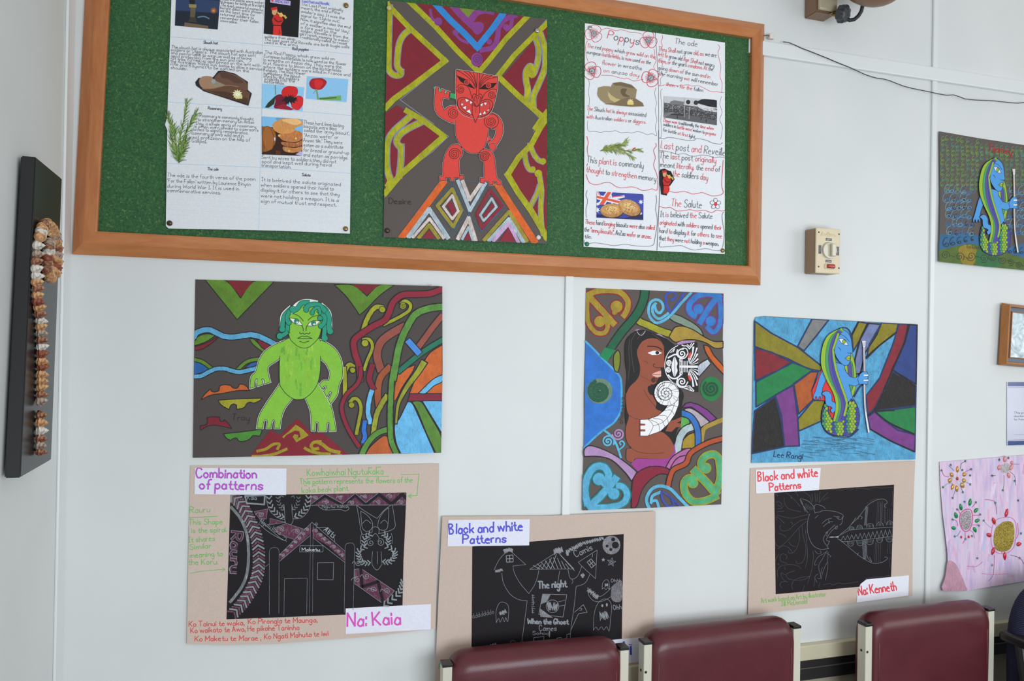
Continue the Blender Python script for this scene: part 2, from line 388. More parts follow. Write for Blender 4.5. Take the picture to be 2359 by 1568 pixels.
_F = '''a 3|35 26 16 04 13 23 34|36 34 33
b 3|09 03|05 16 26 35 34 23 13 04
c 3|35 26 16 05 04 13 23 34
d 3|35 26 16 05 04 13 23 34|39 33
e 3|05 35 35 26 16 05 04 13 23 33
f 2|39 29 18 13|06 26
g 3|35 26 16 05 04 13 23 34|36 32 20 10 01
h 3|09 03|05 16 26 35 33
i 0|06 03|08 07
j 2|26 21 10 01|28 27
k 3|09 03|36 04|15 33
l 0|09 03
m 5|06 03|05 16 25 23|25 36 46 55 53
n 3|06 03|05 16 26 35 33
o 3|26 16 05 04 13 23 34 35 26
p 3|06 00|05 16 26 35 34 23 13 04
q 3|35 26 16 05 04 13 23 34|36 30
r 2|06 03|05 16 26
s 3|3,5.4 2,6 1,6 0.2,5.5 0.5,4.8 1.5,4.5 2.6,4.1 2.9,3.6 2,3 1,3 0,3.5
t 2|18 14 23 33|06 26
u 3|06 04 13 23 34|36 33
v 3|06 13 13 36
w 5|06 13 13 26 26 43 43 56
x 3|06 33|36 03
y 3|06 04 13 23 34|36 32 20 10
z 3|06 36 36 03 03 33
A 4|03 29 29 43|15 35
B 4|09 03|09 29 38 27 06|06 26 35 34 23 03
C 4|48 39 19 07 05 13 33 44
D 4|09 03|09 29 47 45 23 03
E 4|49 09 09 03 03 43|06 36
F 4|49 09 09 03|06 36
G 4|48 39 19 07 05 13 33 45 45 25
H 4|09 03|49 43|06 46
I 2|09 29|19 13|03 23
J 3|09 39|29 24 13 04
K 4|09 03|49 05|16 43
L 3|09 03 03 33
M 5|03 09 09 25 25 59 59 53
N 4|03 09 09 43 43 49
O 4|29 19 07 05 13 23 34 45 47 38 29
P 4|09 03|09 29 48 47 36 06
Q 4|29 07 05 23 45 47 29|25 43
R 4|09 03|09 29 48 47 36 06|16 43
S 4|4,8.2 3,9 1.4,9 0.3,8 0.6,6.9 2,6.2 3.5,5.4 3.9,4 2.8,3 1.2,3 0,4
T 4|09 49|29 23
U 4|09 05 13 33 45 49
V 4|09 23 23 49
W 6|09 13 13 37 37 53 53 69
X 4|09 43|49 03
Y 4|09 26 26 49|26 23
Z 4|09 49 49 03 03 43
6 4|39 18 05 13 33 44 35 25 14 24
1 2|17 29 29 23
. 0|03 04
, 0|04 02
' 0|09 07
" 1|09 07|19 17
: 0|03 04|06 07
- 2|05 25
~ 3|05 16 24 35'''
FONT = {}
for _l in _F.split('\n'):
    _h, *_s = _l.split('|'); _k, _w = _h.split(' ')
    FONT[_k] = (int(_w), [smooth([tuple(float(v) for v in (q.split(',') if len(q) > 2 else q)) for q in t.split()], 3) for t in _s])
# ------------------------------------------------------------ the room
XL = W(152, 800).x                                # corner with the left wall
def prism_wall(name, pts, m, kind='structure'):   # 8 corner box from min/max
    a, b = pts; o = box(name, tuple((a[i]+b[i])/2 for i in range(3)), tuple(b[i]-a[i] for i in range(3)), m); return tag(o, kind=kind)
prism_wall('wall_back', ((XL-0.1, 0.0, 0), (3.2, 0.1, 2.95)), M['wall'])
prism_wall('wall_left', ((XL-0.1, -3.2, 0), (XL, 0.0, 2.95)), M['wall'])
prism_wall('floor', ((XL-0.1, -3.2, -0.05), (3.2, 0.1, 0.0)), M['carpet'])
def trim(name, c, s, m, bev=0.003):
    return tag(box(name, c, s, m, bev=bev), kind='structure')
_ty = hit(136, 800, Vector((XL, 0, 0)), Vector((1, 0, 0))).y
trim('trim_1', (XL+0.003, _ty/2, 1.475), (0.006, -_ty, 2.95), M['trimw'], 0.002)                # left corner bead
xa, xb = W(1297, 900).x, W(1316, 900).x
RAILZ = 0.5*(W(1840, 1480).z+W(1985, 1466).z)      # top of the dado rail
zt0 = W(1310, 640).z
def cover(name, x0, x1, z0, z1, d=0.008):
    return trim(name, ((x0+x1)/2, -d/2, (z0+z1)/2), (x1-x0, d, z1-z0), M['trimw'], 0.0025)
cover('trim_3', xa, xb, RAILZ, 2.95, 0.007)
xa, xb = W(2135, 900).x, W(2146, 900).x
cz = 0.5*(W(1760, 104).z+W(2359, 214).z)           # horizontal cable trunking
cover('trim_4', xa, xb, RAILZ, cz-0.02); cover('trim_5', xa, xb, cz+0.02, 2.95)
x1 = W(1757, 300).x
trim('trim_6', ((x1-.06+3.2)/2, -0.007, cz), (3.26-x1, 0.014, W(2060, 146).z-W(2060, 177).z), M['trimw'], 0.003)
# dado: cream rail, black strips, woven covering below
hr = W(1900, 1473).z-W(1900, 1507).z
trim('trim_7', (1.4, -0.011, RAILZ-hr/2), (2*(1.4-XL)-0.02, 0.022, hr), M['cream'], 0.003)
z = RAILZ-hr
for i, (h, d, m) in enumerate(((0.022, 0.016, 'strip'), (0.003, 0.02, 'grey'), (0.034, 0.018, 'strip'))):
    trim('trim_%d' % (8+i), (1.4, -d/2, z-h/2), (2*(1.4-XL)-0.02, d, h), M[m], 0.0006); z -= h
prism_wall('wall_dado', ((XL+0.001, -0.004, 0.0), (3.2, 0.0005, z)), M['weave'])
# ------------------------------------------------------------ pin board
BX0, BX1 = W(168, 585, 0.0).x, W(1757, 655, 0.03).x
BZ0, BZ1 = 0.5*(W(168, 585, 0.02).z+W(1757, 655, 0.02).z), W(1757, 50, 0.02).z
BX1 = W(1757, 350, 0.026).x+0.013; FW = 0.052
board = empty('notice_board', (0.5*(BX0+BX1), 0, BZ0), 'large green felt notice board in a brown timber frame', 'notice board')
BL = Vector(board.location)
def frame_piece(name, p0, p1, inward, m, wd=FW, d=0.026, par=None, loc=None, back=0.0005):
    # mitred moulding from p0 to p1 (outer corners x,z) with a sloped inner face
    bm = bmesh.new(); p0, p1, inw = Vector(p0), Vector(p1), Vector(inward); al = (p1-p0).normalized(); al = Vector((round(al.x), 0, round(al.z))) if par is not None and par.name.startswith('notice_board') else al
    prof = [(0, back), (0, d*0.25), (wd*0.46, d*0.97), (wd*0.52, d), (wd*0.93, d), (wd, d*0.90), (wd, back)]
    a = [p0+inw*t+al*t+Vector((0, -h, 0))-loc for t, h in prof]; b = [p1+inw*t-al*t+Vector((0, -h, 0))-loc for t, h in prof]
    hexa(bm, a, b); return bmobj(name, bm, m, par)
_a, _b = W(168, 585, .01), W(197, 0, .01)
c00, c10, c11, c01 = (BX0, 0, BZ0), (BX1, 0, BZ0), (BX1, 0, BZ1), (BX0+(_b.x-_a.x)*(BZ1-BZ0)/(_b.z-_a.z), 0, BZ1)   # the left side leans a little
frame_piece('frame_rail', c00, c10, (0, 0, 1), M['wood'], par=board, loc=BL)
frame_piece('frame_rail', c11, c01, (0, 0, -1), M['wood'], par=board, loc=BL)
frame_piece('frame_rail', c10, c11, (-1, 0, 0), M['wood_v'], par=board, loc=BL)
frame_piece('frame_rail', c01, c00, (1, 0, 0), M['wood_v'], par=board, loc=BL)
FELT = 0.012
bm = bmesh.new(); _q = [Vector((c00[0]+.045, 0, BZ0+.045)), Vector((BX1-.045, 0, BZ0+.045)), Vector((BX1-.045, 0, BZ1-.045)), Vector((c01[0]+.045, 0, BZ1-.045))]
hexa(bm, [v-BL-Vector((0, FELT-.0005, 0)) for v in _q], [v-BL-Vector((0, .0005, 0)) for v in _q]); bmobj('felt_panel', bm, M['felt'], board)
# ------------------------------------------------------------ notice sheet with handwriting (left of the board)
INK = (84, 80, 86); RED = (206, 62, 74)
FO = FELT+0.0015
def rosemary(p, stems, n, L, w, cols, seed=3):
    R = random.Random(seed)
    for s in stems:
        q = smooth(nums(s), 8); p.line(q, w*1.3, (120, 100, 70), 0, False)
        for i in range(n):
            t = R.uniform(0.06, 1.0)*(len(q)-1); k = min(int(t), len(q)-2); f = t-k
            x, y = q[k][0]+(q[k+1][0]-q[k][0])*f, q[k][1]+(q[k+1][1]-q[k][1])*f; a = math.atan2(q[k+1][1]-q[k][1], q[k+1][0]-q[k][0])
            a += R.choice((-1, 1))*R.uniform(0.25, 0.85)*(1.1-0.5*t/len(q)); l = L*R.uniform(0.6, 1.1)
            p.z += 0.15; p.quadstrip([(x, y), (x+l*0.5*math.cos(a), y+l*0.5*math.sin(a)), (x+l*math.cos(a+0.15), y+l*math.sin(a+0.15))], (w*1.2, w*0.35), R.choice(cols), 0, p.z)
def bugler(p, f, k):                               # printed picture of a soldier playing a bugle; f maps local 0..100 units
    m = lambda s: [f(x, y) for x, y in nums(s)]
    p.fill(m('38 42 58 36 70 44 76 62 66 78 68 118 34 118 36 80 30 60'), (196, 38, 34))
    p.fill(m('38 78 66 80 70 118 60 119 58 96 54 119 36 117'), (214, 46, 38))
    p.fill(m('30 22 50 18 52 26 46 40 36 42 30 34'), (206, 158, 110)); p.fill(m('26 14 50 10 52 20 28 24'), (200, 36, 40))
    p.line(m('40 54 52 66 68 64'), k*5, (110, 20, 22)); p.line(m('36 80 68 82'), k*3.5, (34, 16, 16)); p.line(m('60 96 62 112'), k*2, (90, 16, 18))
    p.fill(m('58 34 70 32 76 44 68 50 60 46'), (214, 170, 96)); p.line(m('54 34 70 40 82 48'), k*5, (222, 186, 92)); p.line(m('80 44 86 52'), k*8, (206, 166, 70)); p.line(m('50 32 56 30'), k*3, (190, 140, 60))
def star(p, cx, cy, r, c, n=5, q=0.42, a0=-1.57, ol=None):
    pts = [(cx+(r if i % 2 == 0 else r*q)*math.cos(a0+math.pi*i/n), cy+(r if i % 2 == 0 else r*q)*math.sin(a0+math.pi*i/n)) for i in range(2*n)]
    p.fill(pts, c) if c else p.line(pts, ol or 5, (130, 134, 140), 0, False, True)
S = Sheet('handwritten_poster', 'white lined sheet of black handwriting pasted with photos, leftmost on the green board', 'poster',
    '396 -34 815 -20 810 250 806 538 640 531 388 526 382 520 386 250', (FO+0.001, FO+0.003, FO+0.004), (214, 218, 222), 0.80, corners=(0, 1, 5))
p = S.paper.crop('A1')
BLU = (150, 184, 212)
for s in ('120 425 1175 520 2215 630', '95 1180 1150 1250 2205 1335', '1200 0 1175 560 1168 1560'): p.line(s, 4, BLU)
for i in range(9): p.line('%d %d %d %d' % (90-i*2, 2000+i*60-1, 2190, 2085+i*62), 1.6, (190, 204, 216))
p.crop('A2')
for s in ('70 635 1150 680 2200 750', '1172 0 1150 700 1135 1410'): p.line(s, 4, BLU)
p.crop('A1')
for t, a in (("soldiers in battle were woken", (690, 0, 1195, 46)), ("to prepare for battle at first light,", (690, 32, 1195, 85)), ("The quiet, peaceful moments", (690, 68, 1180, 130)), ("before dawn were chosen", (690, 102, 1175, 160)),
    ("as the best time for", (690, 135, 1090, 190)), ("returned soldiers to", (690, 175, 1075, 222)), ("remember their fallen", (690, 215, 1135, 268)), ("comrades.", (690, 250, 885, 272)),
    ("The Last Post originally", (1625, 62, 2105, 132)), ("meant, the end of the", (1625, 100, 2070, 165)), ("soldier's day. It was the", (1625, 145, 2125, 225)), ("signal for 'Lights out'.", (1625, 190, 2065, 262)),
    ("Now, it signifies also the end", (1620, 235, 2190, 330)), ("of a soldier's mortal 'day'.", (1620, 280, 2185, 385)), ("a fare well to the", (1620, 325, 2030, 392)), ("soldier. Reveille is from the", (1620, 365, 2165, 450)),
    ("old French, meaning 'to waken'", (1610, 402, 2175, 490)), ("Traditionally called to rouse", (1605, 440, 2150, 518)), ("soldiers from sleep.", (1205, 435, 1560, 466)), ("The last post and Reveille are both bugle calls", (1200, 470, 2180, 558)), ("used in the army.", (1200, 500, 1590, 537)),
    ("The slouch hat is always associated with Australian", (125, 558, 1180, 624)), ("soldiers or 'Diggers'. The slouch hat was soft", (118, 590, 1095, 657)), ("and comfortable to wear,as well as offering", (122, 625, 1045, 694)), ("good protection from the sun and rain.", (120, 660, 955, 720)),
    ("It was turned up and pinned on the left with", (140, 690, 1150, 772)), ("the Australian 'Rising Sun' badge to allow a service", (115, 720, 1175, 815)), ("rifle and Bayonet to be carried on the", (115, 755, 1020, 836)), ("shoulder.", (118, 795, 310, 812)),
    ("The Red Poppy, which grew wild on", (1205, 620, 2010, 697)), ("European battlefields, is now used as the flower", (1195, 662, 2145, 757)), ("in wreaths on Anzac day. They were the", (1190, 703, 2090, 790)), ("first flowers to bloom on the battlefields", (1185, 743, 2085, 832)),
    ("where the soldiers were killed in France and", (1190, 783, 2190, 882)), ("Belgium. The Red flower", (1190, 822, 1670, 866)), ("symbolises the blood-", (1190, 858, 1620, 902)), ("shed by the soldiers", (1190, 892, 1600, 932)), ("soaking into the", (1200, 924, 1550, 954)), ("battlefields.", (1200, 955, 1430, 980)),
    ("Rosemary is commonly thought", (450, 1350, 1070, 1392)), ("to strengthen memory. On Anzac", (430, 1396, 1080, 1430)), ("Day, a single sprig of rosemary", (410, 1440, 1100, 1478)), ("is often worn pinned to a person's", (390, 1475, 1130, 1520)), ("clothes to signify remembrance.", (355, 1507, 1010, 1552))):
    p.text(t, *a, 36 if a[1] > 540 else 32, INK, 4.6, same=True)
p.z += 1
p.crop('A2')
for t, a in (("Rosemary grows wild and in", (335, 297, 960, 335)), ("great profusion on the hills of", (318, 345, 1030, 382)), ("Gallipoli.", (360, 388, 530, 403)), ("These hard, long-lasting", (1655, 175, 2115, 217)), ("biscuits were also", (1655, 222, 2030, 250)),
    ("called the 'army biscuit',", (1660, 267, 2180, 305)), ("'Anzac wafer' or", (1660, 327, 2055, 350)), ("Anzac tile.' They were", (1650, 381, 2100, 410)), ("eaten as a substitute", (1655, 437, 2110, 465)), ("for bread or ground-up", (1650, 493, 2175, 530)), ("and eaten as porridge.", (1650, 550, 2165, 588)),
    ("Sent by wives to soldiers,they did not", (1165, 577, 2025, 630)), ("spoil and kept well during naval", (1170, 627, 1975, 670)), ("transportation.", (1165, 672, 1505, 693)),
    ("The ode is the fourth verse of the poem", (78, 785, 1095, 834)), ("'For the Fallen' written by Laurence Binyon", (78, 850, 1040, 892)), ("during World War I. It is used in", (78, 912, 905, 946)), ("commemorative services.", (78, 962, 695, 992)),
    ("It is beleived the salute originated", (1170, 835, 2080, 896)), ("when soldiers opened their hand to", (1160, 898, 2000, 946)), ("display it for others to see that they", (1160, 957, 2065, 1010)), ("were not holding a weapon. It is a", (1160, 1022, 2055, 1077)), ("sign of mutual trust and respect.", (1160, 1085, 2030, 1130))):
    p.text(t, *a, 41, INK, 4.6, same=True)
for t, a, k in (("Slouch hat", (495, 503, 660, 512), 'A1'), ("Red poppies", (1525, 578, 1710, 586), 'A1'), ("Rosemary", (548, 1262, 705, 1272), 'A1'), ("The ode", (543, 712, 668, 716), 'A2'), ("Salute", (1636, 778, 1732, 784), 'A2')):
    p.crop(k); p.text(t, *a, 32, (72, 72, 86), 6.5, jit=0, same=True)
p.done()
# pasted pictures
q = S.slip('photo', '180 -80 690 -45 660 340 165 295', (30, 44, 70), 40, 'A1')
q.fill('176 -20 675 10 665 150 170 120', (44, 62, 98)); q.fill('330 0 400 0 395 45 335 45', (30, 28, 30)); q.fill('325 48 415 52 412 90 330 86', (146, 128, 80)); q.fill('345 88 405 92 395 190 345 186', (98, 88, 64)); q.fill('176 120 670 160 662 335 168 290', (26, 36, 48))
q.disc(612, 122, 34, (134, 84, 52)); q.disc(612, 124, 15, (206, 134, 60)); q.fill('345 130 405 134 395 200 340 196', (92, 84, 62)); q.line('430 200 500 190 560 215', 14, (92, 128, 150)); q.fill('276 258 552 300 550 326 274 304', (112, 92, 66)); q.fill('340 196 402 200 420 262 320 255', (58, 54, 44)); q.done()
q = S.slip('photo', '1212 -40 1612 -15 1592 433 1192 388', (20, 19, 24), 40, 'A1')
bugler(q, lambda x, y: (1200+x*2.9, 48+y*3.05), 3); q.fill('1270 -20 1503 12 1500 65 1268 28', (190, 180, 222)); q.disc(1292, 8, 14, (206, 70, 70)); q.text('ANZAC DAY', 1322, 22, 1480, 45, 26, (110, 100, 160), 6); q.done()
q = S.slip('heading_label', '1630 -5 1962 28 1956 68 1625 32', (200, 204, 232), 40, 'A1'); q.text('Last Post and Reveille', 1642, 24, 1945, 58, 28, (116, 122, 190), 7, jit=0); q.done()
q = S.slip('hat_cutout', '400 950 440 900 610 890 665 820 720 815 860 850 1010 945 1010 1040 1055 1080 1015 1222 500 1055 410 990', (40, 32, 34), 40, 'A1')
q.fill('625 895 690 835 770 838 900 880 1000 965 995 1045 880 1005 760 985 640 945', (104, 74, 58), 0, True); q.fill('690 840 770 845 860 880 960 950 860 960 780 910 710 900', (84, 58, 46), 0, True); q.fill('445 930 490 884 585 885 630 940 720 992 700 1012 560 1032 470 1005', (158, 124, 98), 0, True)
q.fill('600 945 640 935 765 990 720 1000 620 1012', (142, 132, 108)); q.fill('480 1030 620 1025 700 1000 770 985 900 1003 1035 1072 1010 1205 760 1125 560 1065', (98, 68, 50)); q.fill('560 1050 760 1060 1010 1140 1008 1205 760 1125', (74, 50, 38)); q.line('480 1025 600 1022 700 1000 780 985 900 1003', 8, (150, 112, 84)); q.disc(612, 940, 26, (150, 156, 160))
star(q, 888, 1090, 60, (226, 220, 170), 11, 0.62); q.fill('835 1095 945 1105 945 1140 870 1140', (214, 206, 140)); q.disc(890, 1092, 24, (236, 232, 200)); q.done()
q = S.slip('poppy_photo', '1178 965 1660 1008 1642 1282 1170 1245', (140, 196, 232), 40, 'A1')
q.fill('1330 1105 1315 1200 1250 1245 1205 1243 1240 1190', (40, 50, 34)); q.fill('1330 1110 1380 1090 1440 1110 1470 1190 1400 1252 1312 1246 1325 1180', (112, 18, 40), 0, True); q.fill('1310 1240 1420 1200 1540 1262 1500 1275 1400 1266', (150, 24, 44)); q.fill('1555 1125 1600 1105 1645 1130 1648 1200 1600 1268 1530 1255 1510 1200', (210, 38, 42), 0, True); q.fill('1398 1060 1430 1010 1500 992 1570 1010 1588 1060 1560 1120 1480 1130 1412 1110', (204, 34, 36), 0, True)
R = random.Random(5)
for i in range(46): a = R.uniform(0, 6.28); q.z += 0.2; q.quadstrip([(1490, 1150), (1490+R.uniform(60, 95)*math.cos(a), 1150+R.uniform(40, 72)*math.sin(a))], (26, 4), (26, 20, 26), 0, q.z)
q.line('1325 985 1330 1090', 10, (110, 140, 80)); q.done()
q = S.slip('poppy_photo', '1695 880 2170 915 2150 1180 1680 1140', (138, 192, 230), 40, 'A1')
q.fill('1718 965 1745 915 1800 903 1870 905 1920 945 1895 1000 1850 1035 1790 1035 1740 1015', (172, 26, 36), 0, True); q.fill('1780 930 1850 925 1880 960 1840 1020 1790 1010', (206, 40, 44), 0, True); q.line('1800 1035 1812 1090 1818 1150', 18, (120, 150, 96)); q.line('1790 1045 1765 1085', 5, (110, 120, 110)); q.fill('1825 1128 2085 1102 2090 1160 1835 1158', (112, 168, 92)); q.line('1840 1142 2030 1128', 12, (60, 90, 60)); q.fill('1950 1165 2010 1168 2008 1176 1945 1172', (200, 60, 60)); q.done()
q = S.slip('rosemary_cutout', '80 1345 250 1480 290 1160 350 1170 340 1330 415 1330 330 1560 300 1750 235 1885 200 1880 120 1790 100 1560 50 1440', (206, 212, 214), 40, 'A1', False)
rosemary(q, ('215 1875 205 1700 250 1480 310 1180', '215 1870 175 1690 160 1520 90 1360', '220 1860 260 1620 330 1470 405 1330', '212 1880 160 1740 130 1600 125 1500', '212 1880 250 1760 290 1640'), 60, 92, 9, ((86, 122, 48), (112, 146, 62), (70, 100, 44), (140, 164, 86), (98, 132, 52), (60, 84, 40)))
q.done()
q = S.slip('biscuit_photo', '1172 90 1648 122 1635 545 1170 530', (52, 26, 14), 40, 'A2')
q.fill('1172 90 1648 122 1645 320 1560 300 1300 215 1172 210', (122, 184, 226)); q.disc(1390, 120, 60, (90, 156, 206), 0, 26)
for a in ((1215, 350, 120, 150, 0.2, (150, 90, 36)), (1250, 340, 62, 140, -0.15, (124, 66, 24)), (1180, 370, 40, 110, 0, (110, 58, 22))): q.disc(a[0], a[1], a[2], a[5], 0, a[3], a[4])
q.fill('1172 205 1180 200 1300 300 1172 520', (132, 76, 30)); q.disc(1245, 345, 58, (158, 98, 42), 0, 138, -0.12); q.fill('1172 60 1172 90 1173 91 1173 60', (120, 180, 220))
q.fill('1290 190 1345 140 1430 112 1560 108 1640 150 1645 190 1570 215 1540 260 1490 300 1400 295 1320 255', (206, 140, 66), 0.25, True); q.fill('1400 130 1560 118 1630 160 1560 190 1480 170', (232, 184, 118), 0.3, True)
q.fill('1370 300 1500 285 1560 250 1635 285 1635 350 1560 385 1420 370', (186, 112, 46), 0.25, True); q.fill('1400 385 1560 395 1632 370 1630 425 1520 445 1420 425', (166, 94, 36), 0.25, True); q.fill('1420 440 1540 455 1630 440 1622 490 1520 510 1430 490', (192, 122, 54), 0.25, True)
q.fill('1310 330 1330 340 1325 370 1312 372', (196, 196, 226)); q.fill('1560 530 1620 490 1636 500 1635 545', (176, 174, 214)); q.disc(1372, 312, 15, (224, 178, 110)); q.disc(1486, 490, 14, (226, 176, 96)); q.disc(1565, 345, 12, (232, 190, 120)); q.fill('1330 480 1380 490 1390 530 1330 530', (90, 44, 18)); q.done()

# ------------------------------------------------------------ red figure artwork (middle of the board)
MAR = (122, 30, 42); YG = (164, 164, 22); DGREY = (84, 76, 72); GB = (126, 134, 156)
S = Sheet('student_artwork', 'dark sheet with a red carved figure holding a green flute, pinned on the green board', 'artwork',
    '893.1 1 1075 20 1260.2 44.4 1260 300 1259.6 561.2 1070 554 883.4 545.9 888 250', (FO+0.002, FO+0.006, FO+0.003), DGREY, 0.76, corners=(0, 2, 6))
p = S.paper.crop('D1'); C = 0.42
p.fill('128 120 400 380 780 755 270 1170 98 1310', MAR, 0.12); p.fill('470 20 1880 190 1270 880', MAR, 0.2); p.fill('2112 310 1945 500 1550 960 1900 1275 2065 1425 2112 1375', MAR, 0.12)
for s in ('125 20 420 340 882 757 280 1242 700 1545', '2112 235 1478 930 2032 1492 1940 1640'): p.line(s, 9, GB, 0.2, False)
for s in ('150 80 140 500 135 820 160 900 220 938 285 930 292 880', '400 370 320 440 270 540 250 680 245 820 285 880'): p.line(s, 84, GB, 0.3)
for s in ('150 80 140 500 135 820 160 900 220 938 285 930 292 880', '400 370 320 440 270 540 250 680 245 820 285 880'): p.line(s, 62, YG, C)
p.line('125 60 400 350 840 757', 68, YG, C, False); p.line('850 750 480 1030 200 1235 95 1345', 72, YG, C, False); p.line('130 30 135 300', 40, YG, C, False)
p.line('380 5 720 330 1000 640 1265 900', 66, YG, C, False); p.line('1870 200 1600 480 1400 735 1255 905', 66, YG, C, False)
p.fill('980 68 1245 100 1132 240', (112, 132, 42), 0.2)
PU = (128, 58, 130)
p.line('930 65 1050 200 1190 330', 84, PU, 0.25); p.line('1150 270 1230 160 1340 130 1430 145', 84, PU, 0.25); p.fill('1170 300 1250 270 1318 300 1310 380 1240 432 1180 380', PU, 0.2, True)
p.line('655 120 672 210 700 250', 34, PU, 0.3); p.disc(755, 268, 52, PU, 0.25); p.disc(970, 405, 38, PU, 0.3); p.line('965 420 1030 490 1125 535', 34, PU, 0.3)
p.line('1720 190 1590 240 1510 340 1490 480 1430 590 1285 625', 66, PU, 0.25); p.disc(1390, 520, 36, PU, 0.25); p.line('1680 200 1655 330 1600 370', 50, PU, 0.3); p.disc(1596, 335, 38, PU, 0.3)
p.line('730 60 905 250 1085 420 1255 600', 78, (44, 128, 200), 0.2, False); p.line('1232 600 1420 370 1565 165', 78, (44, 128, 200), 0.2, False); p.fill('1195 555 1300 545 1240 640', (44, 128, 200), 0.2)
p.disc(1235, 742, 74, PU, 0.25, 88); p.spiral(1237, 735, 6, 62, 2.2, 7, (78, 30, 70))
for s in ('1965 470 2005 600 1995 760 1950 900 1915 930', '2030 430 2085 620 2080 850 1990 1080 1940 1200 1940 1340', '1945 880 1900 820 1850 890 1848 1000 1870 1130 1850 1260'): p.line(s, 84, GB, 0.3)
p.line('1965 470 2005 600 1995 760 1950 900 1915 930', 52, YG, C); p.line('2030 430 2085 620 2080 850 1990 1080 1940 1200 1940 1340', 62, YG, C); p.line('1945 890 1900 830 1855 890 1852 1000 1872 1130 1850 1260', 70, YG, C); p.disc(1925, 925, 48, YG, C)
p.line('2112 290 1950 440 1700 690 1495 950', 66, YG, C, False); p.line('1500 950 1750 1190 2060 1460', 70, YG, C, False); p.line('2112 1390 2030 1500 1960 1600', 66, YG, C, False)
p.crop('D2')
p.fill('224 -140 520 40 745 225 265 655 85 850 85 -45', MAR, 0.12); p.fill('1975 60 1815 300 1715 440 1545 680 1760 1000 1972 1400', MAR, 0.12)
p.line('430 -20 600 80 826 222 640 400 285 660 78 935', 9, GB, 0.2, False)
KL = ('390 -20 300 60 180 170 120 280 105 450 120 640 160 740', '500 60 340 140 250 215 222 290 265 350', '275 330 272 500 250 690')
for s in KL: p.line(s, 84, GB, 0.3)
for s, k in zip(KL, (60, 62, 56)): p.line(s, k, YG, C)
p.line('330 -80 520 30 770 218', 64, YG, C, False); p.line('775 220 480 480 270 665 82 890', 70, YG, C, False); p.line('110 640 130 740 100 800', 40, YG, C)
p.line('1965 10 1880 120 1780 320 1620 485 1480 672', 20, GB, 0.3, False); p.line('1480 672 1620 890 1800 1110 1965 1440', 14, GB, 0.3, False)
KR = ('1775 310 1815 420 1870 495 1925 520', '1715 430 1730 530 1765 605 1810 615', '1880 650 1910 850 1900 1050 1910 1250 1930 1360', '1885 800 1850 900 1775 1045')
for s in KR: p.line(s, 66, GB, 0.3)
for s, k in zip(KR, (46, 44, 54, 36)): p.line(s, k, YG, C)
p.disc(1928, 512, 36, YG, C); p.disc(1808, 605, 34, YG, C); p.disc(1872, 655, 44, YG, C)
p.line('1960 20 1885 140 1790 320 1640 470 1515 670', 66, YG, C, False); p.line('1510 660 1640 880 1790 1090 1955 1370', 70, YG, C, False); p.fill('1870 1270 1975 1360 1972 1440 1940 1430', YG, C)
BL1, PK, OL, MR, LI = (168, 184, 194), (206, 192, 186), (152, 138, 46), (136, 32, 52), (200, 160, 202)
for s in ('720 750 250 1385', '800 1395 870 1320 1060 1130 1300 770', '880 770 1060 1130 1210 1330 1480 1040', '1000 740 1195 755', '870 770 670 1020 880 1330 1010 1100 870 770', '1310 840 1145 1130 1210 1335 1475 1030 1310 840', '350 1380 605 1050 870 1400', '900 1400 1062 1140 1150 1420'): p.line(s, 6, (52, 104, 134), 0.2, False)
p.line('770 750 510 1100 280 1400', 78, (214, 96, 30), C, False); p.line('1395 780 1600 1100 1830 1450', 80, (214, 96, 30), C, False)
p.line('935 740 1075 1085 1255 770', 42, BL1, 0.5, False); p.line('990 745 1072 960 1200 775', 44, PK, 0.5, False)
p.line('870 835 695 1030 880 1275 980 1085 870 835', 40, OL, 0.45, False); p.line('870 910 765 1040 870 1185 940 1090 870 910', 30, PK, 0.45, False); p.fill('805 1010 860 980 912 1100 870 1140', MR, 0.2)
p.line('1310 850 1155 1130 1215 1290 1450 1030 1310 850', 38, MR, 0.3, False); p.line('1330 945 1195 1140 1235 1205 1385 1045 1330 945', 28, BL1, 0.45, False); p.fill('1330 1000 1230 1150 1265 1165 1362 1018', MR, 0.2)
p.line('360 1395 600 1070 820 1405', 52, BL1, 0.5, False); p.line('410 1400 605 1180 770 1408', 34, PK, 0.5, False); p.line('480 1402 600 1255 710 1408', 42, OL, 0.5, False); p.fill('600 1310 525 1408 670 1412', MR, 0.2)
p.line('935 1415 1060 1170 1140 1432', 46, PK, 0.5, False); p.line('985 1418 1060 1280 1110 1430', 32, BL1, 0.5, False); p.fill('1060 1335 1005 1425 1085 1428', MR, 0.2)
p.line('1240 1430 1530 1100 1740 1440', 44, OL, 0.45, False); p.line('1295 1438 1530 1185 1700 1455', 44, BL1, 0.5, False); p.line('1350 1442 1525 1240 1640 1455', 40, LI, 0.45, False); p.fill('1525 1290 1420 1440 1600 1452', MR, 0.2)
p.text('Desire', 132, 1005, 388, 1012, 66, (52, 42, 42), 6); p.done()
RD, BK, WH = (212, 66, 58), (64, 26, 28), (232, 232, 238)
q = S.part('figure_cutout', 110); q.K = 0.78
def cut(q, s, c, w=7, rim=12, sm=False):
    s = soft(nums(s), 0.7); sm = False; q.line(s, rim*1.05, WH, 0, sm, True); q.fill(s, c, 0, sm); q.line(s, w, BK, 0, sm, True)
q.crop('D1')
G = (48, 156, 92)
for s in ('688 1095 700 1078 722 1085 714 1115', '765 1100 790 1108 784 1148 758 1140', '828 1125 858 1132 852 1170 826 1162'): q.fill(s, G)
cut(q, '720 1085 762 1092 756 1135 792 1148 798 1108 838 1118 833 1160 855 1168 862 1130 902 1142 885 1232 820 1215 800 1290 828 1370 875 1330 930 1316 985 1325 1035 1380 1035 1460 1010 1510 955 1542 850 1500 740 1420 705 1310 712 1180', RD)
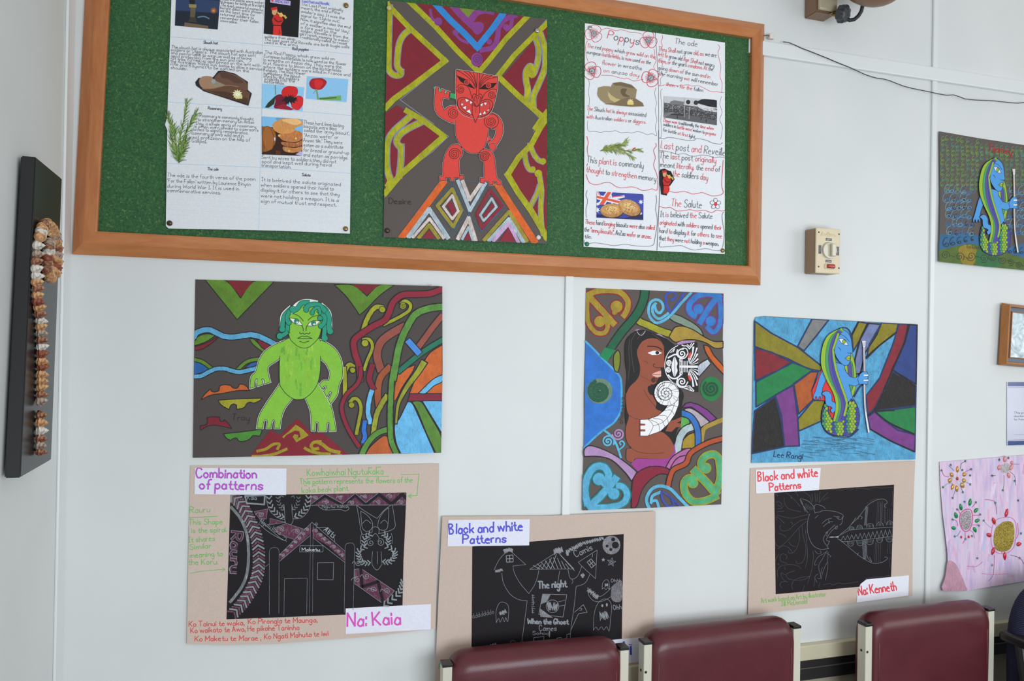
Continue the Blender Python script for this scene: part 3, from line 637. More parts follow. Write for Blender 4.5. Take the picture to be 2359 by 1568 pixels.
cut(q, '905 1152 998 1172 985 1242 895 1218', G, 6, 6)
q.crop('D2')
cut(q, '1240 -30 1310 -60 1400 -20 1450 60 1462 150 1440 240 1385 330 1345 375 1305 340 1285 280 1340 260 1375 190 1372 140 1330 130 1260 110', RD, 7, 12)
for s in ('1250 245 1300 222 1328 256 1276 288', '1296 312 1360 298 1386 358 1345 400 1306 362'): cut(q, s, RD, 6, 8)
cut(q, '810 385 860 325 930 310 985 365 988 440 950 500 956 690 956 676 998 674 1002 724 948 722 942 700 894 702 892 738 848 736 848 702 796 700 796 738 728 746 720 692 760 684 758 560 780 450', RD, 7, 10)
cut(q, '1186 420 1240 365 1320 388 1360 470 1388 690 1440 748 1438 794 1390 788 1386 752 1346 748 1345 788 1298 786 1296 750 1246 742 1246 772 1194 762 1196 704 1238 708 1235 530 1196 490', RD, 7, 10)
cut(q, '905 -140 905 100 915 220 960 320 1040 400 1120 422 1200 400 1258 310 1290 160 1300 -60 1200 -160', RD, 7, 10)
q.spiral(895, 428, 8, 72, 3.0, 7, BK); q.spiral(1250, 456, 8, 62, 3.0, 7, BK); q.disc(1325, 45, 84, RD, 0, None, 0, BK, 7); q.spiral(1325, 50, 8, 60, 2.6, 7, BK); q.line('930 310 985 365 988 440', 7, BK); q.line('1186 420 1200 395 1240 365', 7, BK)
q.crop('D1')
q.disc(950, 1410, 92, RD, 0, None, 0, None); q.spiral(945, 1412, 8, 72, 2.7, 7, BK, 0, 0.4)
cut(q, '978 868 1240 905 1502 955 1485 1130 1450 1290 1405 1395 1330 1455 1210 1470 1090 1440 1020 1380 985 1280 972 1100', RD, 7, 12)
for s in ('980 935 1100 988 1170 1055 1216 1112 1130 1078 1030 1012', '1262 1108 1330 1050 1400 1036 1488 1030 1440 1090 1370 1114'): q.fill(s, (34, 24, 26))
for x, y in ((1110, 1025), (1382, 1065)): q.disc(x, y, 36, RD, 0, None, 0, BK, 5); q.spiral(x, y, 4, 24, 1.8, 6, BK)
for s in ('1240 905 1236 1050 1228 1190', '1272 910 1262 1050 1262 1185', '985 872 1110 950 1180 1020 1220 1100', '1080 888 1160 960 1226 1090', '1140 895 1200 980 1232 1085', '1190 900 1215 980 1234 1070', '1492 958 1380 985 1310 1040 1266 1100', '1420 945 1330 990 1270 1085', '1370 935 1310 985 1268 1070', '1320 925 1290 975 1268 1050', '985 1090 1030 1050 1110 1070 1150 1130 1175 1230', '1480 1115 1420 1110 1340 1160 1300 1230'): q.line(s, 7, BK)
q.spiral(1035, 1115, 6, 48, 2.3, 7, BK, 0, 1.2); q.spiral(1422, 1178, 6, 50, 2.3, 7, BK, 0, 2.0, -1)
for s in ('1200 1260 1180 1200 1205 1168 1240 1195 1275 1170 1300 1195 1286 1262', '1215 1262 1205 1215 1222 1200 1235 1230 1238 1285', '1270 1262 1280 1215 1262 1202 1250 1230'): q.line(s, 7, BK)
q.line('1238 1335 1175 1255 1070 1212 1000 1245 1005 1330 1070 1400 1150 1442', 8, BK); q.line('1238 1335 1290 1262 1370 1236 1425 1270 1420 1350 1370 1420 1280 1455', 8, BK)
q.fill('1215 1330 1170 1275 1080 1235 1030 1262 1035 1325 1090 1385 1160 1420 1190 1420', (206, 62, 58), 0, True, BK, 6); q.fill('1255 1330 1300 1280 1370 1256 1398 1290 1392 1350 1340 1410 1270 1438 1258 1420', (206, 62, 58), 0, True, BK, 6)
for s in ('1088 1224 1142 1250 1104 1272', '1145 1254 1184 1272 1158 1300', '1036 1288 1072 1290 1050 1322', '1058 1340 1102 1315 1100 1368', '1102 1386 1146 1358 1166 1422', '1274 1304 1314 1280 1300 1328', '1320 1280 1362 1275 1344 1314', '1384 1350 1358 1388 1386 1376', '1308 1426 1330 1378 1352 1410', '1254 1440 1280 1398 1300 1428'): q.fill(s, WH, 0, False, BK, 3)
q.fill('1176 1300 1230 1332 1270 1310 1268 1420 1216 1525 1180 1420', RD, 0, False, BK, 7); q.line('1225 1340 1222 1400', 5, BK); q.done()

# ------------------------------------------------------------ poppies poster (right of the board)
S = Sheet('handwritten_poster', 'white poster in red and black felt pen with wavy borders, rightmost on green board', 'poster',
    '1347.3 53.4 1505 75 1670.2 98 1669.8 330 1669.4 585 1500 577 1344.3 568 1346.5 300', (FO+0.001, FO+0.003, FO+0.002), (226, 229, 233), 0.84, corners=(0, 2, 6))
p = S.paper.crop('P1'); K1 = (72, 74, 84); BR = [K1, RED]
p.line('1005 200 1030 550 1048 900 1052 1568', 6, (84, 84, 92), 0, False)
RW = (206, 70, 90)
for s in ('305 165 370 140 430 150 500 172 560 160 620 172 680 192 760 196 830 215', '130 300 105 370 110 440 115 500 140 570', '985 410 1000 450 990 520 1015 560 985 630 1000 665', '310 745 430 750 520 772 600 792 660 790 730 820 850 798',
    '1095 225 1100 270 1080 310 1095 360 1090 400', '1095 520 1090 560 1098 600 1090 640', '1090 690 1095 760 1070 800 1075 860 1055 885 1130 870', '1140 875 1220 870 1300 882 1420 870 1480 885 1560 880 1640 915 1720 955 1800 960 1890 970', '1815 350 1838 390 1815 450 1830 540 1852 640 1840 760 1868 850 1862 970'): p.line(s, 6, RW)
GW = (98, 98, 112)
for s in ('140 790 155 850 145 960 155 1060 150 1140', '150 1200 145 1260', '135 1335 130 1400 145 1465 220 1470 300 1482 360 1470 420 1476 490 1460 560 1488 640 1480 700 1492 760 1475 830 1482 900 1512 960 1500 1020 1530', '1015 905 998 980 1022 1100 1005 1200 1025 1320 1005 1420 1022 1500 1020 1530', '1095 920 1075 960 1085 1100 1092 1200 1078 1320 1085 1420 1085 1530 1060 1560', '1860 1020 1838 1120 1868 1220 1838 1320 1872 1420 1850 1568'): p.line(s, 5, GW)
def poppy(p, cx, cy, r, rot):
    for k in range(3):
        a = rot+k*2.094; u = [(cx+r*d*math.cos(a+b), cy+r*d*math.sin(a+b)) for d, b in ((0.42, 0.5), (0.85, 0.98), (1.15, 0.55), (1.18, 0), (1.15, -0.55), (0.85, -0.98), (0.42, -0.5))]; p.line(u, 7, RED)
    R = random.Random(int(cx))
    for i in range(40):
        a = i/40*6.283; p.z += 0.1; p.quadstrip([(cx+r*0.42*math.cos(a), cy+r*0.42*math.sin(a)), (cx+r*R.uniform(0.6, 0.8)*math.cos(a), cy+r*R.uniform(0.6, 0.8)*math.sin(a))], 3, (216, 70, 84), 0, p.z)
    p.disc(cx, cy, r*0.36, (172, 172, 178), 0, None, 0, (52, 52, 58), 6)
    for i in range(9): p.disc(cx+R.uniform(-.2, .2)*r, cy+R.uniform(-.2, .2)*r, 4, (60, 60, 66), n=6)
for a in ((213, 210, 96, -1.2), (918, 295, 96, -1.57), (190, 690, 98, -1.9), (948, 780, 98, 1.2)): poppy(p, *a)
p.text('Poppys', 385, 268, 795, 352, 104, K1, 7, [RED, K1, RED, K1, RED, K1, 0])
for t, a, c in (("*The red *poppy which *grew *wild *on *the", (125, 385, 1010, 532), 50), ("european *battlefields, is *now used *as the", (125, 465, 945, 605), 50), ("*flower in wreaths", (320, 605, 830, 680), 54), ("*on anzac *day.", (340, 705, 805, 768), 52), ("The ode", (1255, 335, 1545, 376), 70),
    ("*They *Shall not grow *old, *as we are", (1045, 432, 1795, 512), 58), ("*left *to grow old *Age *Shall not weary", (1045, 495, 1765, 640), 54), ("*them, *or the years *condemn. *At the", (1045, 578, 1750, 692), 54), ("going *down *of the sun *and *in", (1045, 668, 1710, 786), 52), ("the morning *we will remember", (1055, 742, 1815, 885), 52), ("*them ~ *for *the fallen", (1145, 880, 1620, 962), 48),
    ("*The Slouch *hat is *always associated", (125, 1195, 885, 1282), 54), ("*with Australian *soldiers or *diggers.", (120, 1300, 885, 1372), 50), ("*Dawn *was traditionally the *time *when", (1115, 1345, 1755, 1452), 44), ("soldiers in *battle *were woken to *prepare", (1110, 1395, 1785, 1527), 44), ("for battle *at *first light.", (1105, 1465, 1520, 1562), 44)):
    p.text(t, *a, c, K1, 4.2, BR, same=True)
p.crop('P2'); p.z += 1
p.line('980 0 990 800 960 1445', 6, (84, 84, 92), 0, False)
for s in ('985 92 1050 100 1100 84 1200 98 1260 110 1340 122 1400 122 1450 98 1560 122 1620 150 1680 162 1725 165 1750 150', '985 240 1080 255 1140 268 1200 288 1300 283 1360 308 1420 312 1480 300 1550 300 1600 312 1650 328 1720 320 1790 332', '120 725 105 780 125 850 105 950 110 1050', '85 1320 95 1370 200 1355 330 1370 450 1388 570 1372 720 1392 900 1388 935 1300 965 1100 945 950 955 850 950 780', '1000 1340 995 1402 1120 1398 1250 1388 1320 1415 1400 1440 1480 1432 1560 1425 1650 1445 1740 1430 1770 1250 1750 1100 1745 1020 1762 985', '1655 830 1640 860'): p.line(s, 5, GW)
for s in ('115 70 132 150 120 220 130 300', '125 400 115 430', '108 530 140 620 210 655 280 645 330 630 400 632 460 672 520 692 590 688 650 680 720 695 780 722 860 718 900 705 955 722 970 680 968 600', '945 155 952 190 920 240 940 330 920 420 955 520 970 590', '1025 245 1040 270', '1030 340 1040 390', '1085 725 1180 748 1280 735 1340 750 1400 768 1500 750 1560 768 1640 790 1755 760 1740 650 1758 360', '988 915 1060 935 1120 928 1200 970 1290 966 1360 955 1440 972 1530 962 1620 990 1680 960 1740 972 1805 962'): p.line(s, 6, RW)
for t, a, c in (("*Last post *and Reveille", (1005, 215, 1780, 308), 92), ("This *plant *is commonly", (115, 385, 795, 458), 78), ("*thought to *strengthen memory", (110, 500, 945, 612), 70), ("The *last post *originally", (990, 332, 1670, 392), 74), ("meant *literally, the *end of", (1000, 440, 1715, 498), 66), ("*the soldiers *day", (1150, 550, 1570, 602), 76), ("*The Salute", (1130, 912, 1495, 936), 90),
    ("It *is beleived *the Salute", (1000, 1040, 1625, 1062), 68), ("*originated with *soldiers opened *their", (995, 1130, 1735, 1200), 56), ("hard *to display *it for *others to *see", (990, 1230, 1740, 1300), 58), ("that *they were *not holding *a weapon.", (985, 1320, 1700, 1392), 54), ('*These hard *longing biscuits *were also *called', (95, 1125, 930, 1197), 56), ('the *"army *biscuits", AnZac *wafer or *anzac.', (85, 1215, 890, 1306), 56), ("tile.", (90, 1297, 170, 1302), 46)):
    p.text(t, *a, c, K1, 4.8, BR, same=True)
p.z += 1; p.disc(1665, 888, 20, RED, 0, 26)
for k in range(5): a = -1.57+k*1.2566; p.disc(1665+40*math.cos(a), 885+42*math.sin(a), 22, (226, 229, 233), 0, 26, a-1.57, K1, 5, 14)
p.disc(1665, 888, 20, RED, 0, 26); p.done()
q = S.part('hat_picture', 60).crop('P1')
q.fill('258 975 270 905 340 886 420 888 440 960 480 1060 500 1112 380 1122 300 1065 262 1010', (152, 136, 102), 0, False); q.fill('395 990 430 900 460 845 560 832 700 868 768 930 752 1045 640 1050 540 1075 450 1060', (146, 130, 98), 0, False); q.fill('470 850 560 838 680 868 740 915 640 900 540 880 490 880', (116, 100, 74), 0, True); q.fill('570 920 640 925 620 980 680 1020 600 1020 560 970', (104, 90, 66), 0, True)
q.fill('398 955 440 1005 500 1045 560 1062 490 1100 425 1062 395 1010', (198, 178, 126)); q.fill('350 1115 480 1100 560 1060 650 1028 760 1050 840 1100 862 1146 700 1152 500 1136', (126, 108, 82)); star(q, 685, 1092, 46, (230, 212, 138), 9, 0.6); q.fill('640 1095 728 1098 724 1128 648 1125', (226, 204, 120)); q.done()
q = S.slip('street_photo', '1120 1015 1805 1065 1800 1390 1115 1290', (96, 96, 98), 60, 'P1')
q.fill('1120 1015 1805 1065 1803 1180 1120 1100', (196, 198, 202)); q.fill('1540 1085 1600 1058 1680 1050 1700 1040 1800 1072 1800 1165 1700 1150 1560 1110', (40, 40, 44)); q.fill('1200 1085 1250 1068 1380 1090 1370 1130 1190 1115', (120, 120, 122)); q.disc(1430, 1092, 28, (50, 50, 54)); q.disc(1530, 1100, 30, (56, 56, 60)); q.fill('1560 1120 1700 1150 1800 1200 1800 1222 1640 1200 1560 1160', (212, 212, 214)); q.fill('1118 1165 1300 1180 1560 1200 1800 1250 1800 1330 1500 1270 1118 1210', (74, 74, 78))
q.fill('1118 1240 1220 1215 1260 1225 1118 1292', (120, 120, 122)); R = random.Random(8)
for i in range(420):
    x = R.uniform(1130, 1790); t = (x-1120)/680; y = R.uniform(1112+t*75, 1200+t*120); g = R.choice((34, 50, 120, 160, 190, 60)); q.z += 0.02; q.quadstrip([(x, y), (x+R.uniform(3, 10), y+R.uniform(-7, 7))], 5, (g, g, g+2), 0, q.z)
for s, k in (('1388 1025 1380 1285', 7), ('1365 1032 1410 1032', 5), ('1445 1160 1440 1310', 7), ('1290 1250 1292 1300', 10), ('1600 1290 1598 1320', 9), ('1665 1320 1662 1350', 9), ('1210 1250 1370 1260', 14)): q.line(s, k, (180, 180, 182) if k == 7 else (50, 50, 52), 0, False)
q.done()
q = S.part('rosemary_picture', 60).crop('P2'); rosemary(q, ('280 245 400 220 520 190 590 130', '290 240 450 210 600 250 740 240', '285 245 420 240 560 270 660 320', '300 240 430 190 560 165'), 60, 66, 7, ((112, 134, 56), (138, 158, 78), (90, 112, 50), (160, 176, 100), (120, 120, 50)), 7); q.line('670 232 690 215 700 215', 14, (200, 60, 50)); q.done()
q = S.slip('bugler_cutout', '985 520 1000 472 1050 460 1110 490 1126 490 1172 590 1115 670 1085 665 1080 785 1010 772 1000 680 985 620', (24, 22, 24), 60, 'P2'); bugler(q, lambda x, y: (962+x*2.2, 452+y*2.62), 2.4); q.done()
q = S.slip('biscuit_photo', '235 735 785 768 798 785 795 1080 230 1050', (64, 74, 164), 60, 'P2'); WHt = (228, 230, 240); OR = (226, 92, 60)
for s, k in (('235 740 330 880', 26), ('240 890 330 850', 30), ('400 830 560 795', 30), ('400 760 420 880', 20)): q.line(s, k, WHt, 0, False)
q.fill('350 740 425 744 335 895 245 890', WHt); q.fill('235 772 520 840 510 895 235 830', WHt); q.fill('365 741 412 744 318 894 266 890', OR); q.fill('235 786 515 852 508 880 235 814', OR); q.line('420 800 560 790', 8, OR, 0, False); q.line('238 742 280 790', 7, OR, 0, False)
star(q, 765, 862, 32, WHt, 7, 0.45); star(q, 765, 1002, 20, WHt, 7, 0.45); star(q, 238, 960, 40, WHt, 7, 0.45); q.fill('240 1010 560 1055 795 1010 795 1080 232 1050', (40, 44, 96))
for x, y, rx, ry, r in ((415, 965, 140, 84, 0.0), (628, 930, 142, 92, 0.42)):
    q.disc(x+6, y+10, rx, (66, 44, 24), 0, ry, r); q.disc(x, y, rx, (178, 124, 60), 0.3, ry, r); q.disc(x-8, y-14, rx*0.86, (204, 150, 78), 0.35, ry*0.74, r); q.disc(x, y-18, rx*0.5, (226, 186, 112), 0.4, ry*0.38, r)
R = random.Random(4)
for i in range(90):
    x, y = R.choice(((415, 965), (628, 930))); a = R.uniform(0, 6.28); d = R.uniform(0.1, 0.85); q.z += 0.1; xx, yy = x+d*125*math.cos(a), y+d*72*math.sin(a); q.quadstrip([(xx, yy), (xx+8, yy+3)], 6, R.choice(((150, 96, 40), (232, 196, 124), (126, 78, 34))), 0, q.z)
q.done()
# ------------------------------------------------------------ green figure artwork
K0c = (36, 32, 34)
S = Sheet('student_artwork', 'wide dark sheet with a green cut-out figure with teal curly hair, under the board', 'artwork',
    '450.2 643.3 740 651 1018.9 659.4 1019.5 850 1016.3 1042.3 740 1048 444.5 1054.2 447 850', (0.002, 0.015, 0.004), (76, 69, 66), 0.88, corners=(0, 2, 6))
p = S.paper.crop('T1'); g = 0.4
def ob(s, w, c, gr=0.4, ow=16, sm=True):           # crayon band with a dark outline
    p.line(s, w+ow*1.7, K0c, 0.3, sm); p.line(s, w, c, gr, sm)
def of(s, c, gr=0.35, w=14):
    s = soft(nums(s)); p.fill(s, c, gr); p.line(s, w, K0c, 0.35, False, True)
GR1, MA1, SKY, BLU1 = (96, 140, 40), (126, 32, 42), (94, 172, 212), (36, 100, 172)
of('275 90 590 105 812 368 1010 115 1315 120 760 692', GR1); p.fill('612 108 1000 118 815 350', MA1, 0.15)
of('118 1085 120 1000 200 930 320 905 430 932 300 1020 200 1060', GR1); of('115 1152 115 1100 300 1040 475 940 450 985 330 1080 210 1145', MA1, 0.15)
of('945 985 1010 985 1090 1060 1190 1155 1160 1190 1050 1110 985 1050', GR1); of('1050 985 1130 1010 1270 1090 1190 1155 1110 1090', MA1, 0.15)
ob('105 960 150 890 230 855 340 845 440 885 560 940 680 955 800 940 950 920 1060 935 1180 985 1340 1070', 76, SKY)
of('100 1320 190 1340 350 1430 270 1480 100 1520', BLU1); ob('105 1290 220 1320 300 1370 390 1440', 46, GR1); of('870 1425 960 1350 1060 1320 1040 1385', BLU1); ob('770 1445 860 1355 960 1305 1095 1285', 46, GR1)
ob('100 1548 220 1538 330 1480 450 1432 570 1430 680 1462 780 1480 900 1462 1040 1425', 58, SKY)
p.crop('T2'); of('262 168 540 172 755 338 935 172 1165 172 950 325 740 540 640 622 560 500 430 330', GR1); p.fill('530 165 935 168 755 316', MA1, 0.15)
p.crop('T3')
of('240 500 290 420 390 325 410 365 470 375 530 350 545 280 620 255 720 270 760 310 830 310 870 245 940 255 1000 300 1030 350 850 350 600 395 400 425', (204, 100, 40), 0.25)
of('520 510 800 490 1240 475 1190 520 1100 555 1050 540 990 560 940 630 820 660 820 590 770 570 720 600 700 660 600 610 545 560', (168, 164, 36), 0.35)
of('230 1000 225 930 320 910 345 850 330 800 430 780 540 790 550 850 600 860 620 830 690 900 735 975 600 940 450 920 330 940', (130, 28, 44), 0.2)
of('605 1060 760 1045 900 1030 1060 1010 1200 990 1240 1010 1200 1100 1090 1090 1030 1150 930 1185 860 1180 820 1130 760 1140 720 1170 650 1130', (74, 146, 50), 0.3)
p.text('Troy', 740, 832, 1030, 842, 100, (44, 38, 38), 9)
p.fill('1020 1455 1380 990 1520 1085 1820 810 2080 1070 2200 1015 2668 1410 2137 1440', (134, 28, 44), 0.22)
OLV = (166, 150, 32)
for s, w in (('1080 1430 1250 1424 1450 1390 1640 1310', 46), ('1160 1345 1300 1310 1420 1235 1520 1230 1490 1310', 46), ('2200 1190 2090 1200 2042 1260 2085 1310 2160 1300', 50), ('1940 1295 2050 1350 2200 1385 2350 1395', 50), ('2137 1190 2237 1240 2337 1320 2507 1368', 58), ('2080 1432 2300 1425 2540 1415', 40)): p.line(s, w, OLV, g)
p.fill('1790 910 1900 980 2005 1085 1800 1200 1740 1110 1770 1065 1830 1080 1830 1120 1800 1150 1870 1110 1850 1020 1780 1005 1640 1080 1590 1135 1570 1110 1690 1010', OLV, 0.35)
p.crop('T4')
of('2060 -400 1850 -260 1720 -40 1600 200 1520 400 2060 400', (212, 104, 42), 0.35); of('1614 -73 1380 30 1320 120 1280 280 1255 510 1300 500 1400 300 1560 60', (212, 104, 42), 0.35)
LB = (108, 190, 238)
of('1490 535 1570 570 1700 850 1935 1385 1380 1385 1300 1200 1275 930 1350 820 1420 680', LB); of('1730 520 2060 520 2055 1060 1960 900 1850 720', LB)
of('1560 535 1710 535 1840 740 2045 1110 2040 1370 1950 1370 1800 1050 1650 680', (92, 140, 52)); of('1530 402 2062 402 2062 516 1490 525', (134, 36, 58), 0.2); of('1668 392 1900 170 2062 90 2055 205 1920 275 1785 398', LB)
p.line('1760 -110 1650 60 1500 260 1400 430 1330 600 1296 890', (128, 60), K0c, 0.3); p.line('1750 -100 1650 60 1500 260 1400 430 1330 600 1300 880', (98, 28), (158, 162, 44), g)
BRO, RUS = (154, 80, 66), (164, 84, 46)
p.crop('T2')
ob('1300 800 1120 900 980 1010 920 1130 910 1260 960 1440', 112, BRO, 0.25); ob('1880 640 1750 800 1620 980 1530 1100', 84, BRO, 0.25)
ob('1895 995 1700 1110 1500 1250 1235 1470', 72, (34, 120, 92), 0.25); ob('1380 1020 1530 1190', 88, (76, 144, 226), 0.3)
p.crop('T4'); ob('1190 -30 1060 110 1010 260 1000 450 1020 620', 100, RUS, 0.25); ob('910 -60 860 140 880 220 925 320', (84), (138, 34, 56), 0.2)
ob('900 360 860 500 840 700 880 880', 74, LB); ob('790 860 770 1000 790 1100 765 1200', 68, (48, 118, 216)); ob('1150 440 1060 580 990 720 950 880 930 1060', 78, (158, 162, 44))
of('800 1400 880 1270 1080 1100 1160 1110 1190 1260 1265 1395', (196, 98, 44)); ob('730 1410 830 1220 980 1060 1160 990', 84, (92, 146, 58))
p.crop('T2'); p.line('1890 500 1700 520 1500 600 1400 730 1330 860 1260 1020 1220 1180 1180 1400 1150 1580', 124, K0c, 0.3); p.crop('T4'); p.line('1265 -20 1230 200 1215 450 1205 700 1205 1000 1230 1200 1310 1400', 116, K0c, 0.3); p.line('1265 -20 1230 200 1215 450 1205 700 1205 1000 1230 1200 1310 1400', 80, (92, 148, 60), g)
p.crop('T2'); p.line('1890 500 1700 520 1500 600 1400 730 1330 860 1260 1020 1220 1180 1180 1400 1150 1580', 96, (92, 148, 60), g)
YL = (164, 166, 34); RDS = (146, 36, 56)
for s, w in (('690 880 740 720 820 570 900 500 985 510', 66), ('1010 765 1150 700 1280 630 1390 550 1405 460 1330 410 1270 450', 46), ('710 1450 760 1300 830 1140 830 1050 780 985 700 990', 44), ('415 1580 440 1440 490 1370 550 1400', 62)): ob(s, w, YL)
for x, y, r in ((985, 540, 44), (1295, 485, 46), (725, 1045, 50), (535, 1450, 42)): p.disc(x, y, r+10, K0c, 0.3); p.disc(x, y, r, YL, g)
p.spiral(1300, 480, 5, 40, 1.6, 8, K0c)
p.crop('T4')
for s, w in (('450 -20 460 200 460 450', 66), ('650 1060 690 850 725 650 690 520 610 480 545 540', 54)): ob(s, w, YL)
p.disc(570, 590, 54, K0c, 0.3); p.disc(570, 588, 44, YL, g); p.disc(590, 20, 52, K0c, 0.3); p.disc(588, 18, 42, YL, g)
p.crop('T2'); ob('1865 240 1700 300 1500 312 1290 322 1150 430 1090 580 1020 700 850 790 680 900 560 1010 570 1180 620 1330 650 1480 655 1600', 84, RDS, 0.2)
p.crop('T4'); ob('720 -20 715 120 650 260 500 400 415 570 415 700 470 880 570 1080 690 1265', 58, RDS, 0.2)
p.done()
q = S.part('figure_cutout', 120); q.K = 0.82; q.crop('T1'); WH2 = (226, 230, 226)
GN, TE, OK2 = (132, 192, 60), (36, 150, 122), (26, 40, 30)
def c2(s, c, w=9, rim=22, sm=False, gr=0.12):
    s = soft(nums(s), 0.6) if not sm else s
    if rim: q.line(s, rim, WH2, 0, sm, True)
    q.fill(s, c, gr, sm); q.line(s, w, OK2, 0, sm, True)
def leg(s): c2(s, GN)
leg('1402 1650 1320 1776 1192 1960 1090 2143 1054 2326 1145 2326 1160 2230 1185 2195 1212 2222 1200 2326 1270 2326 1285 2230 1305 2196 1325 2222 1320 2326 1402 2326 1430 2152 1485 2015 1590 1875 1640 1700')
leg('1783 1870 1842 2005 1870 2134 1879 2363 1931 2363 1935 2255 1958 2230 1985 2255 1980 2372 2062 2372 2104 2370 2110 2250 2130 2238 2152 2262 2150 2372 2244 2366 2226 2225 2160 1960 2000 1680 1950 1640')
c2('1545 975 1330 1065 1180 1165 1090 1300 1040 1470 975 1540 955 1640 953 1728 1022 1710 1025 1630 1045 1585 1062 1582 1055 1640 1066 1695 1138 1670 1142 1620 1128 1592 1140 1580 1162 1600 1172 1660 1262 1632 1240 1550 1222 1440 1250 1380 1400 1272 1480 1100', GN)
c2('1980 985 2110 1040 2240 1140 2320 1280 2346 1420 2342 1550 2290 1690 2266 1822 2165 1962 2130 1890 2160 1850 2180 1790 2160 1770 2140 1800 2110 1860 2058 1770 2100 1720 2098 1690 2060 1700 2040 1740 1995 1675 2050 1612 2138 1606 2156 1510 2140 1440 2090 1350 2015 1275 1950 1100', GN)
c2('1400 1272 1400 1640 1430 1720 1500 1812 1600 1880 1690 1894 1790 1868 1900 1770 1970 1650 2008 1480 2015 1275 2010 1000 1930 960 1600 960 1450 1010', GN, 9, 0); q.fill('1460 1020 1330 1085 1410 1250 1420 1290 2005 1280 2010 1250 2090 1090 1990 1005 1900 970 1600 960', GN, 0.12)
R = random.Random(2)
for i in range(70):                                # brushy felt pen strokes
    x, y = R.uniform(1430, 1980), R.uniform(1030, 1830); q.z += 0.1; q.quadstrip([(x, y), (x+R.uniform(-14, 14), y+R.uniform(60, 130))], R.uniform(16, 34), R.choice(((152, 200, 66), (112, 180, 58), (142, 196, 54))), 0.3, q.z) if y+110 < 1880-abs(x-1700)*0.9 else None
c2('1548 600 1530 760 1526 860 1560 985 1640 1070 1700 1106 1770 1120 1840 1104 1900 1060 1985 965 2022 850 2035 700 2000 560 1900 470 1750 450 1620 520', GN, 8, 0, True)
def hair(s, w, blob=None, r=0):
    q.line(s, w+14, OK2, 0)
    if blob: q.disc(*blob, r+7, OK2)
    q.line(s, w, TE)
    if blob: q.disc(*blob, r, TE)
for s in ('1560 520 1460 620 1440 740 1440 830', '2030 480 2130 580 2150 720 2150 860', '1950 440 1800 420 1680 460 1580 560'): q.line(s, 76, WH2)
hair('2050 720 2075 820 2065 960', 62, (2078, 970), 46); hair('1970 480 2080 530 2140 650 2140 780 2150 850', 66, (2160, 868), 44); hair('1990 560 2070 640 2075 730 2020 790', 60, (2018, 790), 36)
hair('1520 770 1510 880 1420 940', 58, (1402, 940), 46); hair('1570 530 1480 620 1450 720 1440 830', 62, (1440, 835), 44); hair('1550 560 1510 660 1530 740', 56, (1540, 740), 34)
hair('1830 435 1730 445 1670 520 1600 560', 66, (1595, 535), 44); hair('2080 560 1990 470 1860 470 1790 525', 66, (1800, 545), 36); hair('2010 600 1990 520 1940 520 1890 570', 44, (1890, 590), 32); hair('2010 670 2030 680', 40, (2005, 668), 34)
for s in ('1545 668 1640 680 1700 715 1745 775 1650 768 1585 720', '1815 785 1850 735 1910 712 2012 710 1960 770 1890 788'): q.fill(s, WH2, 0, False, OK2, 7)
for x, y in ((1652, 716), (1908, 746)): q.disc(x, y, 34, TE, 0, 38, 0, OK2, 6); q.disc(x+10, y+14, 15, WH2); q.spiral(x-4, y-4, 4, 18, 1.2, 5, OK2)
for s in ('1600 600 1690 640 1757 712', '1828 702 1900 645 2012 628', '1730 775 1752 820 1754 862', '1812 785 1800 820 1798 862', '1700 880 1718 908 1745 895 1775 912 1805 895 1835 908 1860 885', '1668 975 1740 940 1775 952 1812 940 1888 978', '1668 975 1770 978 1888 978', '1700 1018 1770 1034 1842 1014', '1525 860 1535 885 1558 890'): q.line(s, 8, OK2)
q.done()

# ------------------------------------------------------------ brown woman artwork
S = Sheet('student_artwork', 'tall dark sheet with a brown long-haired woman beside a white fern tail', 'artwork',
    '118 75 1000 110 1957 150 1946 800 1956 1250 1948 1650 1926 2970 1000 3015 69 3050 95 2100 92 1500 112 700', (0.002, 0.004, 0.006), (94, 84, 80), 0.96, crop='E1', corners=(0, 2, 8))
S.K = 0.90
p = S.paper.crop('E1')
YT, RR = (176, 150, 44), (150, 32, 50)
def rim(lines, blobs, c, rc, g=0.4, e=26):
    for s, w in lines: p.line(s, w+e*1.3, rc, 0.3)
    for b in blobs: p.disc(b[0], b[1], b[2]+e*0.6, rc, 0.3)
    for s, w in lines: p.line(s, w, c, g)
    for b in blobs: p.disc(*b, c, g)
rim((('140 170 250 122 400 108 560 128 660 220 680 330 620 450', 74), ('150 180 330 380 490 555', 82), ('140 200 130 350 150 540 250 670 370 670 405 570 360 480', 60)), ((525, 325, 80), (300, 525, 74), (500, 400, 36)), YT, RR)
p.fill('110 790 200 870 320 1000 450 1130 560 1240 590 1350 592 1700 560 1780 480 1890 350 1980 200 2110 90 2220', (44, 122, 216), 0.35); p.line('110 790 200 875 320 1000 450 1130 555 1240 588 1350 590 1650 560 1770 480 1885 350 1975 200 2105 90 2215', 26, (78, 178, 232), 0.35)
p.line('905 95 890 220 830 370 740 500 600 660 480 830 400 960', 132, K0c, 0.3); p.line('905 95 890 220 830 370 740 500 600 660 480 830 430 910', 100, (30, 102, 70), 0.2); p.fill('370 870 510 910 400 1060 295 985', (22, 142, 84), 0.25)
of('485 990 540 905 570 950 572 1090 545 1205 495 1170', (128, 142, 44))
p.line('835 525 950 575 1100 645 1240 690', 112, K0c, 0.3); p.line('835 525 950 575 1100 645 1235 690', 84, (168, 166, 38), 0.4)
of('1230 480 1290 420 1400 460 1560 550 1650 630 1690 715 1560 660 1420 580 1300 530', (134, 156, 138), 0.2)
CY, VI = (100, 192, 230), (62, 82, 180)
